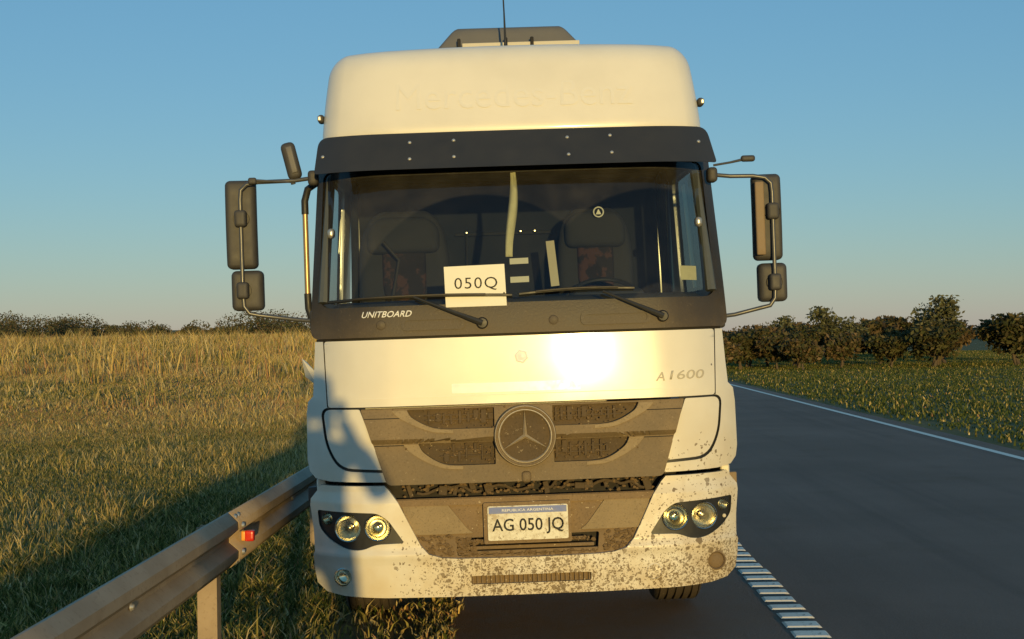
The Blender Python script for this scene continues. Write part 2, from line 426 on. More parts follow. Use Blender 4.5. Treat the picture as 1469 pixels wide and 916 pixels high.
def gz(x, y): return .012*np.maximum(0, y-26)*np.clip((-5-x)/8, 0, 1)**2
sheet('ground', -2500, 2500, -1500, 4500, -.004, 'soil')
gx = np.linspace(-320, -4.9, 60); gy = np.concatenate([np.linspace(25.9, 120, 40), np.linspace(128, 420, 30)])
gv = [(x, y, float(gz(x, y))+.002) for y in gy for x in gx]
fg = mesh_obj('field_ground', gv, [(j*60+i, j*60+i+1, (j+1)*60+i+1, (j+1)*60+i) for j in range(69) for i in range(59)], 'soil'); tag(fg, kind='structure')
jg = lambda y: .05*math.sin(y*2.3)+.035*math.sin(y*6.1+1)+.02*math.sin(y*17)
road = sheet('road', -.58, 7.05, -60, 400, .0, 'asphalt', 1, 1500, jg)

# raised rumble edge line: bars across the line
em = MB()
edge = empty('road_edge_marking'); tag(edge, kind='structure')
bar_me = None; y = 2.6
while y < 16:
    if bar_me is None:
        hx, hy, hz = .108, .088, .009
        b = MB().add([(-hx, -hy, 0), (hx, -hy, 0), (hx, hy, 0), (-hx, hy, 0), (-hx+.012, -hy+.02, hz), (hx-.012, -hy+.02, hz), (hx-.012, hy-.02, hz), (-hx+.012, hy-.02, hz)],
                     [(0, 1, 2, 3), (4, 5, 6, 7), (0, 1, 5, 4), (1, 2, 6, 5), (2, 3, 7, 6), (3, 0, 4, 7)])
        o = b.obj('paint_bar', 'roadpaint', edge, smooth=False); bar_me = o.data
    else:
        o = bpy.data.objects.new('paint_bar', bar_me); COL.objects.link(o); o.parent = edge
    o.location = (1.615+random.uniform(-.008, .008), y, .003); o.rotation_euler = (0, 0, R(random.uniform(-2, 2))); o.scale = (random.uniform(.95, 1.04), random.uniform(.85, 1.05), 1)
    y += .275
mb = MB()
while y < 150: mb.box((1.615, y, .006), (.19, .17, .008)); y += .275
tag(mb.obj('paint_bars_far', 'roadpaint', edge, smooth=False), kind='stuff')
far_line = sheet('road_edge_line', 6.58, 6.71, -40, 380, .004, 'roadpaint', 1, 60)


# ------------------------------------------------------------------ grass
def blade_mat(name):
    m = NT(name); a = m.n('Attribute'); a.attribute_name = 'tint'
    m.set(Base_Color=a.outputs['Color'], Roughness=.75, Specular_IOR_Level=.2)
    tr = m.n('BsdfTranslucent'); m.l(a.outputs['Color'], tr.inputs[0])
    mx = m.n('MixShader'); mx.inputs[0].default_value = .25
    m.l(m.b.outputs[0], mx.inputs[1]); m.l(tr.outputs[0], mx.inputs[2]); m.l(mx.outputs[0], m.t.nodes['Material Output'].inputs[0])
    return m.m
M['blade'] = blade_mat('grass_blades')

def blades(name, P, H, Wd, lean, col, label, cat='grass'):
    """one bent two-segment blade per point: P (n,3), H height, Wd width"""
    n = len(P); a = rng.uniform(0, 2*np.pi, n); dx, dy = np.cos(a), np.sin(a)
    la = rng.uniform(0, 2*np.pi, n); ll = lean*H*rng.uniform(.2, 1, n); lx, ly = np.cos(la)*ll, np.sin(la)*ll
    V = np.zeros((n, 5, 3))
    for k, (t, wf) in enumerate(((0, -1), (0, 1), (.55, .8), (.55, -.8), (1, 0))):
        V[:, k, 0] = P[:, 0]+dx*Wd*wf*.5+lx*t*t; V[:, k, 1] = P[:, 1]+dy*Wd*wf*.5+ly*t*t; V[:, k, 2] = P[:, 2]+H*t*(1-.12*lean*t)
    me = bpy.data.meshes.new(name); me.vertices.add(n*5); me.vertices.foreach_set('co', V.ravel())
    base_i = np.arange(n)*5
    quad = np.stack([base_i, base_i+1, base_i+2, base_i+3], 1); tri = np.stack([base_i+3, base_i+2, base_i+4], 1)
    loops = np.concatenate([quad.ravel(), tri.ravel()]); me.loops.add(len(loops)); me.loops.foreach_set('vertex_index', loops)
    starts = np.concatenate([np.arange(n)*4, n*4+np.arange(n)*3]); tot = np.concatenate([np.full(n, 4), np.full(n, 3)])
    me.polygons.add(2*n); me.polygons.foreach_set('loop_start', starts); me.polygons.foreach_set('loop_total', tot)
    me.update(calc_edges=True)
    at = me.color_attributes.new('tint', 'FLOAT_COLOR', 'POINT')
    c = np.ones((n, 5, 4)); c[:, :, :3] = col[:, None, :]; at.data.foreach_set('color', c.ravel())
    me.materials.append(M['blade']); o = bpy.data.objects.new(name, me); COL.objects.link(o)
    tag(o, label, cat, kind='stuff'); return o

GREEN = np.array((.085, .105, .022)); OLIVE = np.array((.30, .25, .07)); GOLD = np.array((.60, .42, .14)); RUST = np.array((.46, .25, .12)); STRAW = np.array((.60, .47, .23))
def fbm(x, y, s, seed=0):
    v = np.zeros_like(x)
    for k, (f, a) in enumerate(((1, 1), (2.1, .5), (4.3, .25))):
        v += a*np.sin(x*s*f*1.3+seed+k*1.7+1.3*np.sin(y*s*f*.9+seed))*np.cos(y*s*f*1.1+seed*2+k)
    return v/1.75
def pick(P, wts):
    """choose colours from a weight array (n, k)"""
    cols = np.array([GREEN, OLIVE, GOLD, RUST, STRAW]); wts = np.clip(wts, .01, None); cum = np.cumsum(wts/wts.sum(1, keepdims=True), 1)
    idx = (rng.uniform(0, 1, len(P))[:, None] > cum).sum(1).clip(0, 4); return cols[idx]*rng.uniform(.65, 1.3, (len(P), 1))

# short verge grass from the asphalt edge to just past the guardrail, under and in front of the truck
n = 125000; px_ = rng.uniform(-4.2, -.40, n); py_ = rng.uniform(3.2, 16, n)
cl_ = fbm(px_, py_, 3.1); keep = rng.uniform(-1.1, 1, n) < cl_+.35
edge_d = -.58-px_+.05*np.sin(py_*2.3)+.035*np.sin(py_*6.1+1); keep &= (edge_d > -.03)
keep &= ~((px_ > -1.32) & (px_ < -.72) & (py_ > 7.75) & (py_ < 9.8) & (rng.uniform(0, 1, n) < .8))
px_, py_, cl_ = px_[keep], py_[keep], cl_[keep]
P = np.stack([px_, py_, np.zeros_like(px_)], 1); dry = np.clip((px_+1.25)/.5, 0, 1)
H = (.035+.085*rng.uniform(0, 1, len(P))**1.4)*(1+.75*np.clip(cl_, 0, 1))*(1-.35*dry)
H = np.where(rng.uniform(0, 1, len(P)) < .015, H*1.9, H)
wt = np.stack([.55-.35*dry, .35+0*dry, .10+.25*dry, .03+.12*dry, .10+.18*dry], 1)
wdt = np.where(rng.uniform(0, 1, len(P)) < .38, rng.uniform(.014, .030, len(P)), rng.uniform(.005, .012, len(P)))
H = np.where(wdt > .0135, H*.75, H)
blades('verge_grass', P, H, wdt, 1.1, pick(P, wt), 'short green and straw grass on the verge around the guardrail')

# rough field beyond the guardrail: tufts
def field(name, nt_, yr, lat, per, h0, h1, wd, spread, label):
    # tuft centres thrown inside the wedge the place shows on that side
    y = np.sqrt(rng.uniform(yr[0]**2, yr[1]**2, nt_)); f = rng.uniform(lat[0], lat[1], nt_); x = f*y
    ok = (x < -2.3) if lat[0] < 0 else (x > 7.3); x, y = x[ok], y[ok]
    H0 = x
    q = fbm(x, y, .33, 2.); g = fbm(x, y, .13, 5.)
    x = np.repeat(x, per)+rng.normal(0, spread, len(x)*per); y = np.repeat(y, per)+rng.normal(0, spread, len(y)*per)
    q = np.repeat(q, per); g = np.repeat(g, per)
    sel = (x < -2.1) if lat[0] < 0 else (x > 7.15)
    x, y, q, g = x[sel], y[sel], q[sel], g[sel]
    P = np.stack([x, y, gz(x, y)], 1)
    tall = np.repeat(rng.uniform(.45, 1.5, (len(H0))), per)[sel]
    H = (h0+(h1-h0)*rng.uniform(0, 1, len(x))**1.5)*(1+.75*q)*tall
    near = np.clip((y-9)/20, 0, 1)
    wt = np.stack([.36-.28*near-.50*g, .55-.1*near-.45*q, .35+.25*near+.5*q, .04+.22*near+.5*g, .18+.12*near+.35*q], 1)
    if lat[0] > 0: wt = np.stack([1.2+0*q, .30+0*q, .05+.10*q, .01+0*q, .02+0*q], 1)
    return blades(name, P, np.clip(H, .05, 2), wd*rng.uniform(.6, 1.3, len(P)), .75, pick(P, wt), label)
field('field_grass', 31000, (5, 34), (-.62, -.05), 10, .025, .095, .009, .09, 'short olive and straw grass of the near field')
field('field_grass', 800, (7, 40), (-.62, -.10), 24, .06, .20, .011, .09, 'scattered taller weed tufts in the near field')
field('field_grass', 26000, (28, 85), (-.55, -.02), 10, .04, .15, .024, .22, 'patchy golden and russet grass across the middle of the field')
field('field_grass', 750, (34, 110), (-.55, -.02), 30, .15, .50, .030, .35, 'scattered russet bushes of tall grass in the field')
field('field_grass', 420, (50, 190), (-.55, -.09), 46, .45, 1.25, .05, .55, 'brown weedy clumps standing in the far field')
field('field_grass', 10500, (75, 230), (-.55, -.01), 9, .15, .45, .09, .6, 'far band of russet grass below the scrub line')
field('right_verge_grass', 22000, (18, 110), (.08, .52), 10, .03, .10, .035, .30, 'green grass verge across the road')

# ------------------------------------------------------------------ trees
M['bark'] = simple('grey_brown_bark', (.10, .075, .05), .9, nz=.4, scale=6, bump=.5)
M['leaf'] = blade_mat('tree_leaves')
def tree_meshes(seed, h, wd, nleaf, ls, cols):
    r = np.random.default_rng(seed); rd = random.Random(seed); mb = MB(); ends = []
    def limb(p, d, L, rad, lev):
        pts = [p]; q = p.copy(); dd = d.copy()
        for i in range(4):
            dd = (dd+Vector((rd.uniform(-.25, .25), rd.uniform(-.25, .25), rd.uniform(-.02, .18)))).normalized(); q = q+dd*L/4; pts.append(q.copy())
        mb.tube(pts, [rad*(1-.6*i/4) for i in range(5)], 6)
        ends.append((q, L))
        if lev:
            for k in range(4):
                a = rd.uniform(0, 6.28); t = pts[rd.choice((2, 3, 4))]
                limb(t, Vector((math.cos(a)*wd/h*1.6, math.sin(a)*wd/h*1.6, rd.uniform(.2, .9))).normalized(), L*rd.uniform(.55, .8), rad*.5, lev-1)
    for s_ in range(rd.choice((1, 2, 3))):
        a = rd.uniform(0, 6.28)
        limb(Vector((.15*math.cos(a)*s_, .15*math.sin(a)*s_, -.05)), Vector((.3*math.cos(a), .3*math.sin(a), 1)).normalized(), h*.42, h*.028, 2)
    # leaf clumps around the limb ends
    C = []
    for q, L in ends:
        k = max(3, int(nleaf/len(ends)))
        c = np.clip(r.normal(0, 1, (k, 3)), -1.7, 1.7)*np.array((L*.33, L*.33, L*.28))+np.array(q); C.append(c)
    C = np.concatenate(C); C = C[(C[:, 2] > h*.05)]; m = len(C)
    N = r.normal(0, 1, (m, 3)); N /= np.linalg.norm(N, axis=1, keepdims=True); U = np.cross(N, r.normal(0, 1, (m, 3))); U /= np.linalg.norm(U, axis=1, keepdims=True); Wv = np.cross(N, U)
    s = ls*r.uniform(.5, 1.3, (m, 1)); V = np.stack([C-U*s, C+Wv*s*.5, C+U*s, C-Wv*s*.5], 1)
    me = bpy.data.meshes.new('crown'); me.vertices.add(m*4); me.vertices.foreach_set('co', V.ravel())
    me.loops.add(m*4); me.loops.foreach_set('vertex_index', np.arange(m*4)); me.polygons.add(m)
    me.polygons.foreach_set('loop_start', np.arange(m)*4); me.polygons.foreach_set('loop_total', np.full(m, 4)); me.update(calc_edges=True)
    cc = np.array(cols)[r.integers(0, len(cols), m)]*r.uniform(.6, 1.35, (m, 1)); c4 = np.ones((m, 4, 4)); c4[:, :, :3] = cc[:, None, :]
    at = me.color_attributes.new('tint', 'FLOAT_COLOR', 'POINT'); at.data.foreach_set('color', c4.ravel()); me.materials.append(M['leaf'])
    tm = bpy.data.meshes.new('trunk'); tm.from_pydata([tuple(v) for v in mb.v], [], mb.f); tm.update(); tm.materials.append(M['bark'])
    tm.polygons.foreach_set('use_smooth', [True]*len(tm.polygons))
    return tm, me
DKG = [(.060, .065, .022), (.085, .080, .03), (.12, .095, .04)]
RUS = [(.13, .09, .045), (.19, .125, .06), (.085, .078, .03)]
PAL = [(.16, .15, .075), (.11, .115, .05)]
kinds = [tree_meshes(11, 3.3, 3.2, 5600, .15, DKG), tree_meshes(12, 3.0, 3.4, 5200, .15, RUS), tree_meshes(15, 4.3, 3.2, 4800, .13, PAL), tree_meshes(21, 2.6, 3.6, 5200, .15, DKG+RUS)]
def tree(k, x, y, s, rz, label, group, z=0.):
    t = empty('shrubby_tree', (x, y, z)); t.rotation_euler = (0, 0, rz); t.scale = (s*1.1, s*1.1, s)
    for nm, me in zip(('trunk', 'crown'), kinds[k]):
        o = bpy.data.objects.new(nm, me); COL.objects.link(o); o.parent = t
    tag(t, label, 'tree', group); return t
ordn = ['first', 'second', 'third', 'fourth', 'fifth', 'sixth', 'seventh', 'eighth', 'ninth', 'tenth', 'eleventh', 'twelfth', 'thirteenth', 'fourteenth', 'fifteenth', 'sixteenth', 'seventeenth', 'eighteenth', 'nineteenth', 'twentieth']
desc = ['dense dark green', 'russet brown', 'tall pale open-crowned', 'low wide dark']
right_trees = [(8.2, 64, 3, .80), (8.9, 69, 3, .95), (9.7, 66, 0, .74), (10.5, 69, 1, .90), (11.2, 65, 3, .80), (11.6, 70, 2, .68), (12.0, 63, 3, .72), (12.5, 67, 0, .80), (13.2, 71, 1, .95), (14.3, 66, 3, .85),
               (15.2, 70, 2, .80), (16.6, 66, 0, .70), (17.6, 72, 3, 1.25), (18.3, 65, 0, .85), (19.2, 67, 1, .85), (20.6, 71, 2, .92), (22.6, 66, 0, .95), (24.6, 70, 3, 1.2), (26.8, 67, 1, 1.0)]
for i, (x, y, k, s) in enumerate(right_trees):
    tree(k, x, y, s, random.uniform(0, 6.28), f'{desc[k]} shrubby tree across the road, {ordn[i]} from the truck in the row', 'trees across the road')
# scrub line at the far edge of the field (reads as one mass)
def scrub(name, x0, x1, y0, y1, n, hmax, cols, label):
    r = np.random.default_rng(5); cx = r.uniform(x0, x1, n); cy = r.uniform(y0, y1, n); hh = hmax*(.35+.65*r.uniform(0, 1, n)**1.5)*(1+.35*np.sin(cx*.13)+.2*np.sin(cx*.41+1)); per = 300
    C = np.repeat(np.stack([cx, cy, hh*.42], 1), per, 0)+(lambda d_: d_/np.linalg.norm(d_, axis=1, keepdims=True)*r.uniform(.25, 1, (len(d_), 1))**.5)(r.normal(0, 1, (n*per, 3)))*np.repeat(np.stack([hh*.62, hh*.62, hh*.42], 1), per, 0); C[:, 2] = np.abs(C[:, 2])+gz(C[:, 0], C[:, 1])
    m = len(C); N = r.normal(0, 1, (m, 3)); N /= np.linalg.norm(N, axis=1, keepdims=True); U = np.cross(N, r.normal(0, 1, (m, 3))); U /= np.linalg.norm(U, axis=1, keepdims=True); Wv = np.cross(N, U)
    s = .17*r.uniform(.5, 1.3, (m, 1)); V = np.stack([C-U*s, C+Wv*s*.6, C+U*s, C-Wv*s*.6], 1)
    me = bpy.data.meshes.new(name); me.vertices.add(m*4); me.vertices.foreach_set('co', V.ravel()); me.loops.add(m*4); me.loops.foreach_set('vertex_index', np.arange(m*4)); me.polygons.add(m)
    me.polygons.foreach_set('loop_start', np.arange(m)*4); me.polygons.foreach_set('loop_total', np.full(m, 4)); me.update(calc_edges=True)
    cc = np.array(cols)[r.integers(0, len(cols), m)]*r.uniform(.6, 1.3, (m, 1)); c4 = np.ones((m, 4, 4)); c4[:, :, :3] = cc[:, None, :]
    at = me.color_attributes.new('tint', 'FLOAT_COLOR', 'POINT'); at.data.foreach_set('color', c4.ravel()); me.materials.append(M['leaf'])
    o = bpy.data.objects.new(name, me); COL.objects.link(o); return tag(o, label, 'scrub', kind='stuff')
scrub('scrub_line', -150, -3, 205, 260, 470, 3.9, RUS+PAL+DKG, 'low grey brown scrub along the far edge of the field')
scrub('scrub_line', 8, 190, 190, 300, 420, 4.0, RUS+DKG, 'far dark scrub behind the trees across the road')

# small dark blue shed past the row of trees
sh = empty('shed', (21.6, 104, 0)); sh.scale = (.8, .8, .72); tag(sh, 'small dark blue shed at the end of the trees across the road', 'shed')
for k in range(12): MB().box((-2.2+.4*k, -1.5, 1.05), (.38, .05, 2.1)).obj('board', 'blue', sh, smooth=False)
MB().box((0, 0, 1.03), (4.7, 2.9, 2.06)).obj('wall', 'blue', sh, smooth=False)
MB().box((0, -1.56, .85), (.85, .06, 1.7)).obj('door', 'dark', sh, smooth=False)
MB().add([(-2.6, -1.9, 2.1), (2.6, -1.9, 2.1), (2.6, 1.7, 2.1), (-2.6, 1.7, 2.1), (-2.6, -.1, 2.65), (2.6, -.1, 2.65)], [(0, 1, 5, 4), (3, 2, 5, 4), (0, 4, 3), (1, 2, 5), (0, 1, 2, 3)]).obj('roof', 'steel', sh, smooth=False)

# ------------------------------------------------------------------ guardrail
RX, RZ = -1.74, .665
gr = empty('guardrail', (RX, 0, 0)); tag(gr, 'weathered steel W-beam guardrail with red reflector beside the truck', 'guardrail')
prof = [(-.004, .156), (.008, .154), (.058, .104), (.060, .058), (.004, .010), (.004, -.010), (.060, -.058), (.058, -.104), (.008, -.154), (-.004, -.156)]
def beam_mesh(L):
    v = []; n = len(prof); st = 5
    for i in range(st):
        for dx, dz in prof: v.append((dx, L*i/(st-1), dz))
    f = [(i*n+j, i*n+j+1, (i+1)*n+j+1, (i+1)*n+j) for i in range(st-1) for j in range(n-1)]
    o = mesh_obj('rail_beam', v, f, 'galv', gr, angle=22)
    s = o.modifiers.new('thick', 'SOLIDIFY'); s.thickness = .006; return o
b0 = beam_mesh(4.10); first = True
post_v = MB(); post_v.box((-.075, 0, .29), (.012, .10, .90)); post_v.box((-.130, .045, .29), (.10, .010, .90)); post_v.box((-.130, -.045, .29), (.10, .010, .90))
p0 = post_v.obj('post', 'galv', gr, smooth=False)
blk = MB().box((-.037, 0, .64), (.064, .09, .22)).obj('spacer_block', 'galv', gr, smooth=False)
bolt0 = MB().lathe((0, 0, 0), (1, 0, 0), [(.0, .016), (.012, .014), (.017, .006), (.020, .0)], 10).obj('bolt', 'bolt', gr)
k = 0
for i in range(16):
    y0 = -4.05+4.0*i
    if i == 0: b = b0
    else: b = bpy.data.objects.new('rail_beam', b0.data); COL.objects.link(b); b.parent = gr; s = b.modifiers.new('thick', 'SOLIDIFY'); s.thickness = .006
    b.location = (.004 if i % 2 else -.003, y0, RZ)
    for j in (0,):
        if i == 0 and j == 0: p, q = p0, blk
        else:
            p = bpy.data.objects.new('post', p0.data); COL.objects.link(p); p.parent = gr
            q = bpy.data.objects.new('spacer_block', blk.data); COL.objects.link(q); q.parent = gr
        p.location = (0, y0+j+.05, 0); q.location = (0, y0+j+.05, 0)
    if i < 7:
        for dy, dz in ((.03, .125), (.11, .125), (.03, -.125), (.11, -.125), (.07, .075), (.07, -.075), (2.05, 0)):
            o = bolt0 if k == 0 else bpy.data.objects.new('bolt', bolt0.data)
            if k: COL.objects.link(o); o.parent = gr
            k += 1; o.location = (.066 if abs(dz) == .075 else (.030 if dz else .006), y0+dy, RZ+dz)
rf = MB().rbox((.092, 0, 0), (.052, .05, .062), .008, 6).obj('reflector', 'red', gr)
rf.location = (0, 8.10, RZ+.005); rf['label'] = 'red and orange reflector on the beam'
o = MB().rbox((.058, 0, 0), (.024, .045, .056), .006, 6).obj('orange_face', 'orange', rf)

# ================================================================== TRUCK
TR = empty('truck', (-.040, 8.0, .012)); TR.rotation_euler = (0, R(-1.05), R(2.2))
tag(TR, 'white high-roof truck cab, mud-spattered bumper, parked half on the verge', 'truck')

# ---- roof cap
def roof_fn(p):
    x, y, z = p                     # half sizes 1.15, .95, .30
    t = (z+.30)/.60
    x *= 1-.030*t-.03*t*t
    front = max(0, -y/.95)
    y += (.10*t+.10*t*t)*front + (.045*(x/1.15)**2+.16*max(0, (abs(x)-.7)/.45)**2.4)*front
    z += .028*(1-(x/1.15)**2)*max(0, t-.3)/.7 + .05*(y+.95)/1.9*max(0, t-.3)
    return (x, y, z)
rb = MB().rbox((.008, 1.22, 3.215), (2.32, 1.90, .60), .125, 26, roof_fn).obj('cab_roof', 'paint_clean', TR, angle=80)
def roofY(x, z):
    best = roof_fn((x, -.95, z-3.215)); return 1.22+best[1]-.0045
text('ghost_lettering', 'Mercedes-Benz', 'ghost', rb, -.68, 3.135, .165, 1.40, off=.0002, surf=roofY, depth=.002)
for s, zz in ((-1, 3.14), (1, 3.175)):
    m_ = MB().rbox((s*1.160+.008, .62, zz), (.04, .08, .05), .016, 6).obj('marker_lamp', 'housing', TR)
    MB().rbox((s*1.168+.008, .576, zz), (.022, .016, .032), .006, 6).obj('lens', 'bolt', m_)
# roof cooler
ac = MB().rbox((.018, 1.30, 3.63), (.99, .80, .24), .035, 12, lambda p: (p[0]*(1-.31*max(0, (p[2]+.06)/.18)), p[1]*(1-.15*max(0, (p[2]+.06)/.18)), p[2])).obj('roof_cooler', 'roofunit', TR, angle=30)
MB().box((.09, .886, 3.618), (.74, .03, .030)).obj('grille_strip', 'cream', ac, bevel=.003)
for x in (-.30, -.005, .16): MB().rbox((x, .874, 3.625), (.022, .03, .075), .008, 6).obj('clip', 'dark', ac)
an = MB().lathe((-.012, .70, 3.50), (0, 0, 1), [(.028, 0), (.026, .03), (.012, .06), (.008, .11)], 12).obj('antenna', 'gasket', TR)
MB().tube([(-.012, .70, 3.59), (-.014, .705, 3.78), (-.022, .72, 4.15)], [.008, .005, .0035], 8).obj('whip', 'gasket', an)

# ---- visor
vz0, vz1 = 2.755, 2.985
def visY(x, z):
    a = abs(x); h = 1.205
    return   .225+.035*(x/h)**2+.13*min(1.3, max(0, (a-.72)/(h-.72)))**2.5-.17*((vz1-z)/(vz1-vz0))
vis = panel('sun_visor', rnd([(-1.160, vz0), (1.188, vz0), (1.155, vz1), (-1.142, vz1)], [.02, .02, .06, .06]), 'visor', TR, surf=visY, off=0, th=.008, step=.045)
for x, z in ((-.60, 2.922), (-.345, 2.927), (-.60, 2.817), (-.345, 2.822), (.315, 2.925), (.565, 2.930), (.315, 2.815), (.565, 2.820), (-1.11, 2.86), (1.09, 2.885)):
    MB().lathe((x, visY(x, z)+.003, z), (0, -1, 0), [(.011, 0), (.0105, .005), (.007, .008), (0, .009)], 12).obj('rivet', 'bolt', vis)
# roof front header under the visor
panel('header_panel', [(-1.14, 2.74), (1.14, 2.74), (1.12, 3.06), (-1.12, 3.06)], 'black', TR, off=.03, th=.03)

# ---- windscreen and surround
W_in = rnd([(-1.135, 2.79), (-1.165, 1.975), (1.165, 1.975), (1.135, 2.79)], [.05, .09, .09, .05])
W_gl = rnd([(-1.145, 2.80), (-1.178, 1.962), (1.178, 1.962), (1.145, 2.80)], [.05, .09, .09, .05])
sur = panel('windscreen_surround', rnd([(-1.172, 2.83), (-1.225, 1.80), (1.240, 1.80), (1.195, 2.83)], [.02, .06, .06, .02]), 'black', TR, holes=[W_in], off=-.004, th=.03, step=.045)
gl = panel('windscreen', W_gl, 'windscreen', TR, off=.012, th=0, step=.06)
# recessed hand-holds and covers on the lower black strip
for x, z, L in ((-.495, 1.868, .36), (.545, 1.868, .40)):
    panel('hand_hold', rnd([(x-L/2, z-.036), (x+L/2, z-.036), (x+L/2, z+.036), (x-L/2, z+.036)], .03), 'black', sur, holes=[rnd([(x-L/2+.02, z-.022), (x+L/2-.02, z-.022), (x+L/2-.02, z+.022), (x-L/2+.02, z+.022)], .02)], off=-.014, th=.012)
    panel('hand_hold_slot', rnd([(x-L/2+.02, z-.022), (x+L/2-.02, z-.022), (x+L/2-.02, z+.022), (x-L/2+.02, z+.022)], .02), 'black', sur, off=-.0065, th=.002, bevel=0)
for x, z in ((-.79, 1.868), (.19, 1.866)):
    MB().lathe((x, Y(x, z)-.003, z), (0, -1, 0), [(.028, 0), (.026, .006), (.02, .008), (0, .009)], 16).obj('nozzle_cover', 'black', sur)
lt = text('lettering', 'UNITBOARD', 'white_print', sur, -.905, 1.912, .036, .285, off=-.0065, shear=.35, bold=.012)
# wipers
def wiper(px_, pz, ex, ez, b0, b1):
    a = empty('wiper', (0, 0, 0), TR)
    yo = lambda x, z, d: (x, Y(x, z)-d, z)
    MB().lathe(yo(px_, pz, -.01), (0, -1, 0), [(.034, 0), (.034, .03), (.026, .045), (0, .048)], 16).obj('pivot', 'gasket', a)
    pts = [yo(px_+(ex-px_)*t, pz+(ez-pz)*t, .045) for t in (0, .2, .4, .6, .8, 1)]
    MB().tube(pts, [.017, .015, .012, .010, .008, .007], 8).obj('arm', 'gasket', a)
    n = 14; bl = MB(); bx = [b0[0]+(b1[0]-b0[0])*i/n for i in range(n+1)]; bz = [b0[1]+(b1[1]-b0[1])*i/n+.012*math.sin(math.pi*i/n) for i in range(n+1)]
    bl.tube([yo(x, z, .012) for x, z in zip(bx, bz)], .009, 6).obj('blade', 'gasket', a)
    c = MB(); m0 = n//3; c.tube([yo(bx[i], bz[i]+.004, .026+.012*math.sin(math.pi*(i-2)/(n-4))) for i in range(2, n-1)], .0065, 6); c.obj('blade_carrier', 'steel', a)
    return a
wiper(-.215, 1.862, -.60, 2.022, (-1.10, 2.012), (-.04, 2.016))
wiper(.815, 1.868, .475, 2.020, (.0, 2.020), (.66, 2.034))

# ---- bonnet panel
bon = panel('bonnet_panel', rnd([(-1.135, 1.785), (1.135, 1.785), (1.118, 1.405), (-1.118, 1.405)], .018), 'paint', TR, off=0, th=.02, step=.05)
panel('crease_strip', [(-.95, 1.452), (.95, 1.452), (.95, 1.456), (-.95, 1.456)], 'ghost', bon, off=-.0015, th=.002, bevel=0)
panel('clean_sheen_patch', rnd([(-.40, 1.468), (.33, 1.468), (.33, 1.522), (-.40, 1.522)], .006), 'patch', bon, off=-.002, th=.002, bevel=0)  # lettering removed here; its glossy reflection is put into the whiter colour
text('model_lettering', 'A', 'ghost2', bon, .762, 1.499, .050, .052, off=-.0025, shear=.25, bold=.006)
text('model_lettering', '1600', 'ghost2', bon, .842, 1.503, .052, .205, off=-.0025, shear=.25, bold=.006)
MB().lathe((.0, Y(0, 1.665)+.002, 1.665), (0, -1, 0), [(.040, 0), (.040, .006), (.031, .009), (.030, .004), (.024, .005), (0, .008)], 6).obj('badge_mount', 'patch', bon, angle=20)
# dark gap board behind the panel joints
panel('inner_front', [(-1.19, 1.40), (1.19, 1.40), (1.19, 1.80), (-1.19, 1.80)], 'dark', TR, off=.032, th=.02, bevel=0)

# ---- corner panels and flaps
for s in (1, -1):
    fx = (lambda q: q) if s > 0 else flipx
    fl = rnd([(.930, 1.393), (1.150, 1.393), (1.125, 1.185), (1.05, 1.060), (.805, 1.048)], [.01, .05, .10, .14, .012])
    fh = rnd([(.918, 1.405), (1.168, 1.405), (1.142, 1.180), (1.062, 1.043), (.795, 1.030)], [.0, .06, .10, .14, .0])
    fen = [(1.143, 1.785), (1.195, 1.785), (1.205, 1.60), (1.214, 1.47), (1.250, 1.435), (1.260, 1.36), (1.263, 1.10), (1.250, 1.035), (1.21, .995), (1.12, .982), (.783, .978), (.795, 1.030)]
    fe = fen+[p for p in reversed(fh) if p[0] > .9 and not (abs(p[0]-.918) < 1e-3) and p != (.795, 1.030)]+[(1.125, 1.405)]
    corner = panel('corner_panel', fx(fe), 'paint', TR, off=.004, th=.05, step=.03, bevel=.006)
    panel('flap', fx(fl), 'paint', corner, off=.0, th=.02, step=.035, bevel=.005)
    panel('seal', fx(rnd([(.90, 1.402), (1.185, 1.402), (1.16, 1.17), (1.075, 1.028), (.785, 1.018)], [0, .06, .1, .14, 0])), 'gasket', corner, off=.022, th=.01, step=.05, bevel=0)

# ---- grille
GT, GB = 1.392, .962
gpoly = rnd([(-.925, GT), (.925, GT), (.782, GB), (-.782, GB)], [.01, .01, .03, .03])
def recess(s, x0, xt, xb, zt, zb):
    q = rnd([(x0, zt), (xt, zt), (xt-.02, zt-(zt-zb)*.35), (xb+(xt-xb)*.45, zb+(zt-zb)*.28), (xb, zb+.006), (xb-.07, zb), (x0, zb)], [.006, .008, .03, .04, .04, .02, .006]); return q if s > 0 else flipx(q)
recs = [recess(s, .165, .66, .50, 1.383, 1.268) for s in (1, -1)]+[recess(s, .165, .60, .45, 1.190, 1.062) for s in (1, -1)]
def grY(x, z):
    # two blades, each leaning out towards its lower edge
    for a, b in ((1.392, 1.205), (1.205, .96)):
        if b <= z <= a+.001: return Y(x, z)+.014-.044*((a-z)/(a-b))**.7
    return Y(x, z)
gri = panel('grille', gpoly, 'grille', TR, holes=recs, surf=grY, off=0, th=.035, step=.03, bevel=.005, angle=40)
panel('grille_back', [(-.86, 1.38), (.86, 1.38), (.74, .99), (-.74, .99)], 'recess', gri, off=.052, th=.004, bevel=0)
